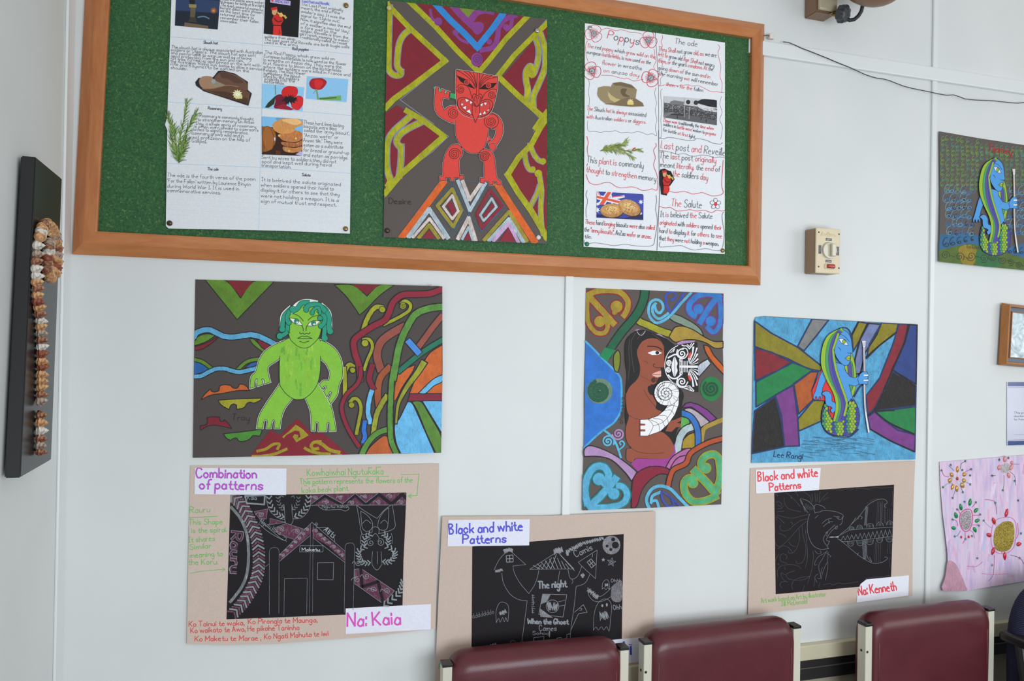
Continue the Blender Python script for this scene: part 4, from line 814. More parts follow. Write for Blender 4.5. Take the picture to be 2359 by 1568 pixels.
p.line('1435 130 1340 285 1250 395 1195 300 1182 190 1230 130 1300 130 1312 200 1255 240', 36, VI, 0.4); p.line('1520 140 1380 290 1260 430 1150 515 1050 540 975 470 952 380 975 275 1050 232 1120 260 1150 340 1110 405 1060 390 1035 310', 36, CY, 0.4); p.line('1215 415 1100 488 1020 430 1005 335 1050 280', 36, CY, 0.4)
rim((('1905 175 1800 290 1640 540', 74), ('1890 190 1750 152 1600 190 1500 300 1510 400 1575 450', 74), ('1905 200 1920 400 1900 580 1820 665 1740 600', 58)), ((1620, 358, 66), (1785, 520, 66)), (50, 130, 208), (112, 66, 146))
of('1225 730 1290 620 1340 590 1430 590 1560 640 1700 730 1830 790 1950 790 1950 875 1840 880 1720 810 1580 770 1440 770 1310 800', (178, 148, 60), 0.3)
LIL = (188, 146, 196)
for s in ('1335 810 1400 780 1580 778 1560 800 1350 842', '1040 690 1100 690 1175 740 1110 752', '765 640 850 618 800 650'): p.fill(s, LIL, 0.2)
of('1690 840 1760 860 1830 980 1960 1130 1960 1235 1840 1110 1730 960', (210, 100, 34), 0.25); of('1610 1120 1745 1025 1790 1085 1620 1275', (196, 204, 218), 0.4)
p.disc(298, 1455, 175, (112, 142, 122), 0.3, 172); p.spiral(290, 1460, 10, 145, 2.6, 50, (30, 92, 68), 0.2, 0.6); p.disc(1790, 1425, 146, (32, 132, 68), 0.2, 165); p.spiral(1790, 1420, 10, 110, 2.4, 32, (24, 84, 58), 0.2, 1.5)
p.crop('E2')
p.fill('1350 165 1400 105 1460 92 1560 120 1680 190 1795 300 1720 350 1600 240 1470 150', (134, 62, 146), 0.2, False, K0c, 14); of('1370 185 1450 165 1560 220 1710 345 1590 420 1530 300', (192, 178, 188), 0.3); p.fill('1345 280 1440 310 1440 360 1350 450 1270 620 1330 450', (94, 178, 80), 0.25); of('1340 690 1350 600 1430 510 1510 480 1530 590 1530 680 1450 690', (178, 148, 42), 0.3)
p.line('1870 318 1740 372 1630 440 1602 620', 56, (178, 150, 62), 0.3); p.line('1485 405 1390 450 1320 560 1290 745', 110, K0c, 0.3); p.line('1485 405 1390 450 1320 560 1290 740', 84, (188, 208, 212), 0.35); p.line('1350 230 1450 270 1520 360 1555 480 1558 650', 92, K0c, 0.3); p.line('1350 230 1450 270 1520 360 1555 480 1558 650', 66, (50, 120, 202), 0.3)
p.fill('690 885 760 815 1000 820 1180 800 1255 620 1270 740 1130 930 930 910 780 985', (168, 66, 152), 0.2); of('1140 930 1230 790 1400 690 1495 690 1420 780 1380 900 1220 955', (192, 106, 168), 0.25); p.line('1200 940 1260 840 1330 790 1410 775', 14, K0c, 0.3)
of('760 1010 900 930 1080 920 1210 970 1180 1025 1050 1020 900 1130 820 1260 780 1400 740 1462 700 1450 700 1250 720 1080', (142, 34, 58), 0.18); of('90 700 160 650 310 690 480 770 640 880 770 990 700 1110 620 1000 450 840 280 790 90 790', (188, 150, 198), 0.3)
p.line('1875 560 1700 610 1540 690 1450 765 1400 880 1250 955 1200 1050 1170 1185', 84, K0c, 0.3); p.line('1870 560 1700 610 1540 690 1450 765 1400 880 1250 955 1200 1050 1170 1180', 56, (188, 82, 42), 0.25)
p.line('345 450 450 540 510 650 562 805', 28, CY, 0.35); p.spiral(395, 595, 6, 84, 2.0, 22, CY, 0.35, 0.5); p.spiral(528, 498, 6, 80, 2.0, 22, LIL, 0.35, 3.0); p.line('540 700 590 660 605 620 575 590 545 610 560 640', 20, CY, 0.35)
rim((('130 1400 100 1230 130 1060 220 930 330 920 400 1000 390 1090 330 1140', 88), ('150 1440 330 1270 500 1070', 92), ('170 1450 400 1445 580 1400 645 1290 600 1190 520 1165', 78)), ((280, 1080, 78), (470, 1270, 72)), (92, 184, 224), (34, 122, 122))
p.line('930 1460 890 1350 950 1220 1070 1170 1200 1210 1300 1310 1430 1440', 42, CY, 0.4); p.line('1070 1250 970 1300 950 1390', 38, CY, 0.4); p.line('960 1370 1020 1360 1055 1460', 36, CY, 0.4); p.line('1080 1250 1100 1350 1170 1430 1240 1410 1220 1350', 26, VI, 0.4); p.line('1100 1240 1230 1340 1330 1440', 26, VI, 0.4)
rim((('1850 1000 1850 870 1770 765 1650 790 1595 880 1625 960', 72), ('1830 850 1845 1050 1790 1240', 72), ('1510 970 1660 1120 1790 1270', 84), ('1790 1300 1650 1360 1500 1370 1400 1275 1375 1150 1420 1075 1510 1065', 72)), ((1660, 940, 56), (1490, 1130, 56)), (88, 180, 122), (164, 160, 36))
p.text('Evekanya', 580, 30, 556, 365, 56, (56, 48, 50), 4.5); p.done()
q = S.part('figure_cutout', 130); q.K = 0.84; q.crop('E1')
SK, BLK, WW = (150, 78, 56), (30, 28, 28), (232, 232, 242)
q.fill(soft(nums('640 820 700 712 800 650 920 640 1070 700 1200 760 1330 862 1200 1000 1180 1200 1300 1350 1420 1480 1400 1650 1390 1850 1330 2000 1290 2170 700 2000 650 1500 665 1250 640 1050'), 0.3), BLK)
for s in ('700 760 690 900 700 1100 680 1300', '780 680 720 800 730 1000 760 1200', '880 660 860 690 800 760', '1000 690 1100 760 1170 880'): q.line(s, 8, (70, 66, 58), 0.3)
q.line('800 660 830 700 870 705 910 650', 5, WW)
q.fill('1240 1855 1300 1840 1395 1800 1392 1850 1330 1880 1390 1890 1385 1930 1320 1940 1260 2000 1180 1990', SK)
q.fill(soft(nums('645 1510 660 1700 690 1790 655 1920 645 2030 670 2140 730 2220 660 2230 660 2370 750 2408 790 2350 1040 2360 1225 2340 1290 2230 1265 2130 1200 2050 1110 2000 930 2050 850 2050 850 1840 930 1830 1080 1790 1130 1725 1050 1690 1058 1615 1020 1540 990 1505 830 1480 700 1470'), 0.3), SK, 0.1)
q.fill(soft(nums('800 960 812 880 870 792 960 752 1060 756 1130 812 1160 900 1162 1140 1112 1146 1122 1190 1122 1250 1085 1278 1062 1340 1000 1372 942 1392 945 1452 990 1530 1020 1600 900 1620 690 1520 660 1490 700 1400 790 1310 832 1230 838 1120'), 0.3), SK, 0.1)
for s, w in (('940 855 1030 858 1090 875 1132 906', 15), ('1160 1140 1060 1142 1018 1120 1025 1092 1045 1098', 7), ('985 1235 1060 1232 1120 1228', 6), ('835 1245 960 1310 980 1320', 3), ('890 1440 960 1560 1080 1700', 5), ('690 1780 800 1830 930 1830', 4), ('700 2200 820 2270 1000 2290 1160 2280', 5), ('890 1045 930 1070 950 1090', 4), ('650 1500 660 1700 690 1790', 5)): q.line(s, w, (44, 24, 22))
q.fill('940 945 1010 916 1080 916 1132 946 1080 970 1000 972', WW); q.disc(1070, 942, 25, BLK); q.fill('985 1235 1050 1200 1118 1182 1122 1250 1112 1265 1060 1272', (226, 168, 156)); q.line('985 1235 1060 1232 1120 1228', 6, (60, 30, 30)); q.spiral(1022, 1310, 5, 34, 1.8, 12, (38, 24, 22), 0, 0.5); q.line('985 1370 1040 1370 1065 1330 1062 1275', 10, BLK)
q.done()
q = S.part('mask_cutout', 180); q.K = 0.84; q.crop('E1')
q.fill('1345 842 1470 815 1560 808 1605 800 1622 1472 1560 1462 1420 1412 1270 1332 1195 1235 1168 1120 1188 1000 1250 905', BLK)
q.line('1345 845 1250 905 1190 1000 1170 1120 1196 1235 1272 1332 1420 1410 1555 1460', 10, WW); q.line('1400 840 1420 850 1465 850 1500 890 1560 815', 14, WW, 0, False); q.line('1470 830 1500 860 1530 815', 10, WW, 0, False); q.line('1400 1410 1460 1390 1500 1385 1560 1450', 12, WW, 0, False); q.line('1440 1420 1500 1410 1530 1450', 10, WW, 0, False)
q.fill('1235 945 1290 890 1310 880 1290 930', WW); q.fill('1255 935 1285 902 1280 925', BLK)
q.fill('1260 1130 1285 1020 1305 995 1325 1040 1342 1085 1330 1130 1342 1180 1325 1225 1305 1262 1285 1240', WW, 0, True); q.line('1302 1000 1302 1258', 6, BLK)
for x, y, r, w, d in ((1400, 955, 66, 17, 1), (1400, 1330, 66, 17, -1), (1388, 1040, 26, 8, 1), (1392, 1215, 26, 8, -1), (1230, 1075, 40, 15, -1), (1222, 1172, 38, 15, 1)): q.spiral(x, y, 6, r, 1.7, w, WW, 0, 0.6*d, d)
for s, w in (('1215 1010 1250 990 1310 965 1360 985 1380 1020', 20), ('1215 1240 1260 1280 1320 1285 1370 1250 1385 1225', 20), ('1340 900 1330 960 1370 1010 1440 1010 1480 950', 14), ('1340 1290 1330 1350 1370 1400 1440 1390 1480 1330', 14), ('1410 880 1460 890 1480 940', 12)): q.line(s, w, WW)
for i in range(6): x = 1372+i*20; q.line('%d %d %d %d' % (x, 1062-i*2, x, 1108), 9, WW, 0, False); q.line('%d %d %d %d' % (x, 1146, x, 1192+i*2), 9, WW, 0, False)
q.fill('1365 1112 1612 1114 1612 1144 1365 1142', WW)
for sgn in (1, -1):
    Y = lambda y: 1128+sgn*(1128-y)
    for pts, w in (((1500, 1090, 1600, 880), 20), ((1500, 1092, 1606, 960), 22), ((1510, 1096, 1612, 1025), 22), ((1520, 1102, 1612, 1075), 12)):
        q.z += 1; q.quadstrip(smooth([(pts[0], Y(pts[1])), ((pts[0]+pts[2])/2+14, Y((pts[1]+pts[3])/2-0)), (pts[2], Y(pts[3]))]), (4, w), WW, 0, q.z)
    q.z += 1; q.quadstrip([(1495, Y(1075)), (1540, Y(960)), (1552, Y(868))], (8, 26), WW, 0, q.z); q.fill([(1480, Y(1010)), (1490, Y(960)), (1512, Y(930)), (1528, Y(968)), (1505, Y(1015)), (1490, Y(1070))], WW); q.fill([(1480, Y(1010)), (1490, Y(960)), (1512, Y(930)), (1526, Y(965)), (1500, Y(1016))], (228, 66, 54))
q.done()
q = S.part('fern_cutout', 220); q.K = 0.84; q.crop('E2')
FB = '1310 0 1305 120 1255 250 1170 370 1070 462 900 522 814 522 814 318 920 312 1040 268 1130 190 1175 120 1195 40'
q.line(FB, 9, (40, 38, 52), 0, False, True); q.fill(FB, (236, 236, 246)); q.fill('814 364 872 368 878 380 870 392 814 392', SK); q.fill('814 440 872 440 880 454 872 468 814 468', SK)
for s in ('1308 60 1230 95 1185 100', '1290 150 1220 130 1150 165', '1250 250 1200 190 1110 205', '1175 365 1150 270 1060 260', '1130 420 1090 320 980 300', '1060 465 1040 365 920 312', '920 520 978 395 915 315', '978 395 1100 350 1200 240 1255 100 1250 0'): q.line(s, 5, (40, 38, 52))
q.crop('E1'); q.disc(1196, 1482, 172, (40, 38, 52)); q.disc(1196, 1482, 166, (236, 236, 246)); q.spiral(1185, 1485, 8, 112, 2.6, 9, (40, 38, 52), 0, 0.8); q.spiral(1190, 1482, 112, 166, 0.6, 9, (40, 38, 52), 0, 2.2)
for i in range(24): a = i*6.283/24; r0 = (20, 60, 112)[i % 3]; q.z += 0.1; q.quadstrip([(1186+r0*math.cos(a), 1485+r0*math.sin(a)), (1194+166*math.cos(a+0.15), 1482+166*math.sin(a+0.15))] if i % 3 != 0 else [(1186+20*math.cos(a), 1485+20*math.sin(a)), (1186+78*math.cos(a+0.1), 1485+78*math.sin(a+0.1))], 4.5, (40, 38, 52), 0, q.z)
q.done()
# ------------------------------------------------------------ blue mermaid artworks
NV = (34, 58, 104)
YGm, GRm, PUm, PU2, BLm = (152, 188, 52), (72, 156, 96), (92, 78, 158), (70, 74, 164), (80, 156, 222)
DKm = (34, 44, 70)
def mermaid(q, red, staff):
    if red: q.fill('735 585 690 690 640 800 645 880 690 892 770 902 800 960 800 1000 830 1070 880 1105 930 1000 880 800 800 650', (224, 54, 56))
    def f(s, c, w=5, sm=True): q.fill(s, c, 0, sm, DKm, w)
    f('745 588 715 660 690 740 670 810 652 850 652 885 668 892 672 862 684 860 688 890 704 890 708 862 720 860 724 888 738 880 735 830 745 770 775 700 800 660 790 610', BLm, 5, False)
    T = '752 950 732 1040 738 1120 770 1190 830 1228 900 1242 980 1240 1050 1208 1092 1140 1104 1060 1092 980 1065 920 1040 886 1000 905 960 1040 900 1092 840 1085 805 1040 800 990 790 945'
    TP = smooth(nums(T), 4, True); q.fill(TP, PUm, 0, False, DKm, 6)
    def inpoly(x, y):
        c = False
        for i in range(len(TP)):
            a, b = TP[i-1], TP[i]
            if (a[1] > y) != (b[1] > y) and x < (b[0]-a[0])*(y-a[1])/(b[1]-a[1])+a[0]: c = not c
        return c
    cols = (YGm, PUm, GRm, (168, 196, 56), PU2, GRm, YGm, PUm); k = 0
    for r in range(13, -1, -1):
        for j in range(15):
            x, y = 722+j*29+(14 if r % 2 else 0)+(4 if x_odd(r) else 0), 925+r*25; k += 1
            if inpoly(x-11, y) and inpoly(x+11, y) and inpoly(x, y+15) and inpoly(x, y-4): q.disc(x, y, 15, cols[(k*5+r*3+j) % 8], 0, 19, 0, DKm, 3, 12)
    f('735 832 770 808 805 815 830 850 835 905 862 920 872 960 862 1005 835 1022 818 990 835 975 820 960 780 945 768 900 765 860', BLm)
    for s, c in (('1012 440 1042 478 1066 600 1070 720 1058 800 1032 862 1000 800 980 650 955 560 990 520', YGm), ('995 520 1030 530 1046 640 1040 760 1015 800 990 660', GRm), ('985 530 1015 530 1030 640 1020 740 1000 700', PUm)): f(s, c, 4)
    f('845 520 880 600 925 780 965 900 980 920 1005 905 1020 880 1040 905 1030 850 1000 745 1060 760 1095 740 1130 735 1182 742 1184 712 1150 715 1150 690 1184 690 1184 662 1150 665 1150 640 1180 625 1130 618 1105 650 1060 680 1010 668 965 610 950 550', BLm, 5, False)
    f('940 208 990 240 1018 290 1028 360 1036 428 1016 440 1018 470 1005 530 985 555 945 552 890 500 855 430 845 370 870 280 905 225', BLm, 5)
    for s, w, c in (('925 215 810 280 758 400 750 550 800 690 870 830 893 960 868 1092', 42, YGm), ('915 220 830 300 790 440 793 580 835 710 905 850 918 980 888 1096', 36, GRm), ('905 230 850 320 820 460 832 610 872 740 935 880 945 980 915 1094', 40, PUm), ('900 240 862 330 842 450 856 610 893 745 955 890 965 980 938 1080', 26, PU2), ('895 250 862 350 846 420 872 590 918 735 972 890 975 960 955 1045', 20, YGm)):
        q.line(s, w+5, DKm); q.line(s, w, c)
    f('900 298 935 296 965 308 992 362 960 358 925 338', (230, 234, 238), 4, False); q.disc(950, 325, 17, (140, 184, 60), 0, 20, 0, DKm, 4)
    f('962 486 985 470 1002 458 1018 478 1006 488 1014 500 990 510', (168, 188, 56), 4, False); q.line('962 487 1008 488', 3, DKm)
    for s in ('918 254 960 275 1002 322', '895 380 912 395 922 412', '985 432 1000 438 1016 432', '850 400 880 480 930 545'): q.line(s, 4, DKm)
    if staff: q.line('1146 330 1150 500 1152 600 1152 800 1162 1000 1194 1208', 22, (48, 70, 130) if red else (100, 80, 60)); q.line('1146 330 1150 500 1152 600 1152 800 1162 1000 1194 1208', 15, (232, 228, 226)); q.line('1148 380 1152 600 1155 830 1166 1010', 4, (150, 70, 70)); q.fill('1128 318 1162 318 1158 370 1148 385 1136 370', (238, 236, 238)); q.line('1140 325 1142 360 1150 360 1152 325', 3, (120, 70, 60))
    f('1184 742 1130 738 1100 742 1085 690 1108 640 1140 616 1182 622 1182 642 1150 645 1150 658 1184 662 1184 690 1150 695 1150 708 1184 712', BLm, 4, False)
    for y in (652, 702): q.line('1148 %d 1182 %d' % (y, y), 14, (238, 240, 244), 0, False)
def x_odd(r): return r % 3 == 1
S = Sheet('student_artwork', 'crayon sheet of bold coloured wedges around a blue mermaid with a scaly tail', 'artwork',
    '1737 740 1741 730 1760 728 2114.5 747 2111 900 2107 1030 2109 1058 1920 1061 1731 1066 1738 900', (0.003, 0.008, 0.003), (80, 74, 72), 0.94, corners=(1, 3, 8))
S.K = 0.92
p = S.paper.crop('M1')
p.fill('70 75 1680 160 1655 1480 40 1510', (88, 170, 214), 0.5)
W1 = (('80 125 240 240 500 380 742 570 722 612 600 590 400 490 78 372', (144, 134, 36)), ('80 385 250 430 440 525 300 610 85 705', (138, 38, 48)), ('90 720 450 530 650 602 480 730 92 962', (34, 134, 74)), ('460 735 622 620 700 618 640 800 650 890 510 1030', (184, 94, 40)),
    ('500 1082 650 900 765 900 730 1100 510 1198', (148, 138, 34)), ('280 845 460 750 500 1070 515 1342 370 1348 340 1050', (128, 64, 140)), ('78 1002 280 860 340 1100 372 1350 50 1418', (38, 36, 36)), ('498 372 640 103 802 113 680 270 560 415', (134, 134, 134)),
    ('1028 250 1092 128 1192 150 1100 320 1040 420', (144, 134, 34)), ('1182 145 1312 155 1270 260 1160 430 1110 640 1060 640 1058 500 1110 300', (118, 132, 178)), ('1320 140 1482 150 1460 240 1300 360 1170 490 1200 350', (144, 134, 34)), ('1490 150 1582 155 1540 330 1420 620 1262 960 1182 1042 1170 850 1300 680 1430 350', (140, 40, 54)),
    ('1592 158 1668 162 1658 742 1420 600 1540 350', (48, 72, 138)), ('1420 612 1658 762 1652 950 1250 1000 1380 720', (38, 36, 36)), ('1260 1012 1655 956 1650 1232 1480 1190 1340 1090', (34, 134, 74)), ('1182 1060 1250 1012 1400 1130 1650 1240 1642 1398 1400 1290 1210 1180', (128, 62, 140)))
for s, c in W1: p.fill(s, c, 0.34)
for s, c in W1: p.line(s, 15, NV if c[0] not in (118, 48) else K0c, 0.45, False, True)
for s in ('1030 260 1095 130', '1060 640 1060 500 1110 300 1185 145', '1165 480 1300 360 1460 235', '1180 1050 1270 960 1420 610 1540 340 1580 160', '1425 600 1650 760', '1250 1000 1440 996', '1210 1180 1400 1290 1640 1400', '1260 1012 1400 1120 1640 1228'): p.line(s, 14, (32, 30, 34), 0.4)
p.line('745 590 740 420 800 280 930 190 1010 230 1040 420', 14, NV, 0.4); p.line('735 1000 735 1120 790 1215 900 1255 1010 1248 1090 1180', 16, NV, 0.4); p.line('1050 860 1110 760 1165 740', 18, NV, 0.4)
R = random.Random(9)
for i in range(60): x, y = R.uniform(520, 1120), R.uniform(1250, 1440); p.z += 0.05; p.quadstrip([(x, y), (x+R.uniform(60, 160), y+R.uniform(-8, 30))], R.uniform(3, 7), (70, 120, 150), 0.7, p.z)
p.text('Lee Rangi', 265, 1448, 545, 1470, 56, (28, 48, 92), 6); p.done()
q = S.part('mermaid_cutout', 120).crop('M1'); mermaid(q, True, True); q.done()

S = Sheet('student_artwork', 'dark sheet covered in small curls with a blue mermaid on a green hill', 'artwork',
    '2163.6 302.3 2260 319 2359 334 2480 354 2481 500 2480 636 2359 620.5 2163.6 602.5 2166 450', (0.006, 0.002, 0.010), (92, 86, 82), 0.92, corners=(0, 3, 7))
p = S.paper.crop('R1')
p.fill('110 1130 520 1140 800 1260 954 1220 1400 1240 1400 1460 954 1370 700 1290 400 1230 100 1290', (48, 106, 148), 0.3); p.fill('100 1290 300 1240 420 1225 560 1260 700 1300 954 1370 1480 1440 1480 1570 954 1490 100 1410', (84, 110, 44), 0.35); p.fill('300 1270 420 1235 480 1300 440 1440 340 1430', (150, 130, 40), 0.3, True); p.fill('480 1300 640 1300 720 1440 500 1450', (50, 112, 66), 0.3, True)
GL = FONT['6'][1]
def curl(x, y, h, c, w): p.z += 0.02; p.quadstrip([(x+(gx-2)*h/6, y-(gy-6)*h/6) for gx, gy in GL[0]], w, c, 0.15, p.z)
R = random.Random(6)
for i in range(11):
    for j in range(27):
        x, y = 135+j*50+R.uniform(-9, 9), 165+i*50+R.uniform(-8, 8); y += (x-130)*0.075 if i < 3 else 0
        if y < 112+(x-103)*0.155+22 or (500 < x < 760 and y > 400) or y > 660: continue
        curl(x, y, R.uniform(40, 54), R.choice(((104, 168, 66), (76, 164, 112), (124, 168, 64), (70, 158, 130), (94, 158, 74))), 3.6)
for i in range(6):
    for j in range(24):
        x, y = 175+j*54+R.uniform(-8, 8)+i*5, 680+i*82+R.uniform(-10, 10)
        if 440 < x < 770 or y > 1170+max(0, x-800)*0.1: continue
        curl(x, y, R.uniform(70, 100), R.choice(((98, 160, 190), (66, 120, 176), (108, 170, 194))), 4.6); curl(x+22, y+16, R.uniform(44, 56), R.choice(((36, 52, 92), (50, 92, 140))), 6) if i > 0 else None
for j in range(5): curl(170+j*66, 1205-j*8, 90-j*13, (30, 44, 62), 7)
for j in range(5): curl(810+j*58, 1285+j*4, 60, (30, 50, 84), 7)
for x, y, r in ((165, 1340, 44), (310, 1355, 46), (425, 1350, 50), (550, 1370, 46), (640, 1360, 44), (740, 1390, 42), (820, 1410, 36), (900, 1440, 34), (1010, 1450, 36)): p.spiral(x, y, 4, r, 1.8, 6, (54, 58, 44), 0.2, x); p.line('%d %d %d %d' % (x+r, y, x+r+50, y+18), 5, (54, 58, 44), 0.2)
p.text('Timmey', 590, 296, 832, 330, 74, (164, 46, 44), 10); p.text('To korie', 372, 1268, 515, 1280, 40, (76, 82, 50), 6); p.done()
q = S.part('mermaid_cutout', 120).crop('R1'); q.aff(lambda P: (690+(P[0]-950)*0.831, 375+(P[1]-210)*0.935)); mermaid(q, False, True); q.done()

# ------------------------------------------------------------ tan mount with the meeting house drawing
TAN, BKS = (202, 183, 170), (30, 26, 30)
S = Sheet('mounted_drawing', 'tan card mount with a black meeting-house drawing and a purple title', 'artwork',
    '438.6 1072 740 1072 1011.5 1067.5 1008 1260 1003 1447 860 1465 640 1482 520 1485 430.4 1483 434 1270', (0.002, 0.004, 0.006), TAN, 0.86, corners=(0, 2, 8), spec=0.2)
S.K = 0.86
p = S.paper.crop('C1'); GN2, RD2 = (112, 182, 100), (208, 84, 84)
for t, a, c in (('Kowhaiwhai Ngutukaka', (1112, 176, 1790, 160), 62), ('This pattern represents the flowers of the', (1048, 250, 2050, 234), 48), ('kaka beak plant', (1066, 328, 1475, 306), 48), ('Rauru', (68, 505, 245, 500), 54), ('This Shape', (58, 610, 355, 606), 48), ('is the spiral.', (82, 684, 395, 676), 46), ('It shares', (58, 770, 290, 752), 48), ('Similar', (66, 832, 258, 818), 46), ('meaning to', (70, 905, 358, 888), 46)): p.text(t, *a, c, GN2, 6, same=True)
for s in ('1103 203 1400 185 1840 180', '65 548 310 537', '1948 163 2108 160 2108 160 2090 352 2090 352 2015 355', '2042 338 2012 356 2012 356 2042 374', '1660 105 1690 103', '1735 100 1770 98', '1085 266 1110 264', '1160 262 1190 262'): p.line(s, 6, GN2)
p.crop('C2'); p.text('the Koru.', 55, 118, 315, 112, 50, GN2, 6)
for s in ('70 193 200 172 375 158', '355 142 380 158 380 158 358 176'): p.line(s, 5, GN2)
for t, a in (('Ko Tainui te waka,', (58, 667, 550, 655)), ('Ko Pirongia te Maunga,', (588, 645, 1200, 628)), ('Ko waikato te Awa, He pikohe Taninha', (75, 724, 1040, 695)), ('Ko Maketu te Marae ,', (112, 797, 700, 790)), ('Ko Ngati Mahuta te iwi', (730, 780, 1300, 748))): p.text(t, *a, 46, RD2, 7, same=True)
p.done()
BS = '428 345 1180 340 1997 325 1984 640 1970 940 1962 1330 1957 1400 1400 1414 980 1432 393 1454 412 900'
q = S.slip('black_sheet', BS, BKS, 20, 'C1'); GY, PL = (132, 140, 146), (92, 46, 72)
band = smooth(nums('440 350 530 440 600 570 660 720 682 900 670 1060 610 1200 530 1320 425 1430'), 12); L = len(band)
for i in range(2, L-3, 2):
    (x, y), (x2, y2) = band[i], band[i+1]; a = math.atan2(y2-y, x2-x); nx, ny = -math.sin(a), math.cos(a); tx, ty = math.cos(a), math.sin(a); q.z += 1
    for sg in (1, -1): q.quadstrip([(x-tx*16, y-ty*16), (x+nx*sg*50+tx*20, y+ny*sg*50+ty*20)], 15, GY if (i//2) % 2 else PL, 0.3, q.z)
q.line('435 455 520 560 575 700 590 880 575 1050 520 1180 425 1300', 26, (112, 120, 126), 0.6)
q.text('Rauru', 438, 672, 430, 1035, 96, GY, 24); q.text('Rauru', 440, 672, 432, 1035, 92, PL, 16)
def koru(x, y, r, a=0.0, cw=1): q.spiral(x, y, 3, r, 1.5, 5, GY, 0.2, a, cw); q.line([(x+r*math.cos(a+cw*9.42), y+r*math.sin(a+cw*9.42)), (x-r*1.4, y-r*0.5), (x-r*2, y+r*0.2)], 5, GY, 0.2)
q.fill('1140 345 1995 327 1990 436 1142 438', PL, 0.15); q.line('1145 440 1270 352 1430 440 1540 346 1635 430 1750 340 1862 428 1960 338 1995 378', 30, BKS, 0, False)
for s in ('1140 438 1990 436', '1150 425 1270 337 1430 425 1540 332 1635 415 1750 326 1862 412'): q.line(s, 4, GY, 0.2, False)
for x, y in ((1185, 372), (1410, 372), (1625, 362), (1855, 356), (1285, 412), (1515, 412), (1745, 408), (1955, 408)): koru(x, y, 20, x)
q.line('558 355 735 350 730 432 575 420', 14, GY, 0.5, False, True); q.text('Kaia', 580, 388, 660, 390, 38, GY, 5)
def chev(s, n, w, c=GY):
    b = smooth(nums(s), n)
    for i in range(1, len(b)-1, 2):
        (x, y), (x2, y2) = b[i], b[min(i+1, len(b)-1)]; a = math.atan2(y2-y, x2-x); q.z += 1
        for sg in (1, -1): q.quadstrip([(x+math.cos(a)*w*.3, y+math.sin(a)*w*.3), (x-math.sin(a)*sg*w*.5-math.cos(a)*w*.2, y+math.cos(a)*sg*w*.5-math.sin(a)*w*.2)], w*0.24, c, 0.3, q.z)
chev('770 355 790 450 850 520 910 545', 5, 46); chev('1125 350 1110 440 1060 510 990 545', 5, 46); chev('850 360 865 430 900 480', 5, 34, (96, 104, 110)); chev('1035 360 1025 430 985 475', 5, 34, (96, 104, 110))
for s in ('745 355 770 470 840 545 915 565', '1145 350 1135 460 1070 545 985 560', '905 430 912 500 915 580 950 620 985 580 978 500 975 430', '905 430 895 440 900 460', '870 375 880 355 905 365', '1000 375 990 355 970 365'): q.line(s, 4, GY, 0.2)
for s in ('640 495 760 470 748 560 690 562', '780 555 920 590 780 612', '820 640 930 600 1080 650 1000 745 850 690'): q.fill(s, PL, 0.15, False, GY, 3)
for x, y in ((700, 520), (890, 645), (1020, 670)): koru(x, y, 24, x, -1)
q.line('690 570 860 720 930 760', 4, GY, 0.2); q.text('Ngutu kaka', 690, 592, 868, 702, 42, GY, 4); q.line('680 600 760 670 860 730 910 750 930 730 905 720', 4, GY, 0.2)
q.fill('1145 605 1145 690 880 930 862 890', PL, 0.15); q.fill('1160 625 1240 690 1452 860 1452 940 1300 800 1162 720', PL, 0.15)
for s in ('860 885 1155 590 1155 590 1452 850', '870 935 1142 705', '1162 725 1452 950'): q.line(s, 4, GY, 0.2, False)
for i in range(7): koru(900+i*36, 880-i*38, 15, i*1.3, 1); koru(1190+i*40, 665+i*36, 16, i*1.7+1, -1)
for s, w in (('1143 600 1132 1400', 3), ('1165 610 1160 1390', 3), ('775 1410 775 850 775 850 790 822 820 815 850 822 862 850 862 850 860 1400', 4), ('1442 1395 1450 800 1450 800 1465 780 1495 774 1522 780 1535 805 1535 805 1522 1370', 4), ('905 1420 910 1092 910 1092 1112 1088 1112 1088 1108 1410', 4), ('690 1020 775 960', 4)): q.line(s, w, (110, 116, 124), 0.3)
q.line('1205 950 1348 948 1343 1102 1203 1100', 4, GY, 0.2, False, True); q.line('1048 798 1253 798 1253 853 1045 853', 4, GY, 0.2, False, True); q.text('Maketu', 1066, 845, 1225, 845, 28, (190, 194, 202), 5)
q.line('1190 640 1290 640 1340 690 1358 760', 4, GY, 0.2); q.text('Ati Li', 1258, 662, 1340, 730, 44, (168, 172, 180), 6); q.spiral(1192, 605, 3, 16, 1.3, 4, GY, 0.2); q.text('Ngutu kaka', 1245, 462, 1470, 458, 26, GY, 4); q.line('1210 445 1270 480 1400 475 1450 490 1485 470 1475 450', 4, GY, 0.2)
for s in ('1553 440 1575 560 1600 690 1650 690 1690 680', '1870 432 1890 560 1890 640 1800 680 1745 690', '1553 440 1640 500 1735 556 1735 556 1800 480 1870 432', '1590 490 1596 590 1610 650 1650 672 1690 640 1692 590 1650 530 1590 490', '1840 460 1836 560 1825 640 1790 662 1745 640 1750 570 1790 500 1840 460', '1690 680 1695 640 1720 630 1750 645 1752 690', '1605 600 1640 570 1680 600', '1765 600 1800 570 1830 600', '1600 690 1590 720 1590 780', '1860 690 1870 720 1868 780', '1690 720 1720 690 1752 730 1740 760', '1695 850 1690 960 1735 1015 1780 960', '1735 850 1738 960', '1770 850 1778 950'): q.line(s, 4, GY, 0.2)
q.spiral(1678, 772, 4, 36, 1.6, 5, GY, 0.2, 1); q.spiral(1765, 770, 4, 36, 1.6, 5, GY, 0.2, 2, -1)
for s in ('1680 690 1625 730 1622 800', '1790 690 1835 730 1830 790', '1640 800 1575 840 1575 900 1610 950 1670 950', '1810 800 1885 840 1890 890 1850 940 1790 940'): chev(s, 5, 44)
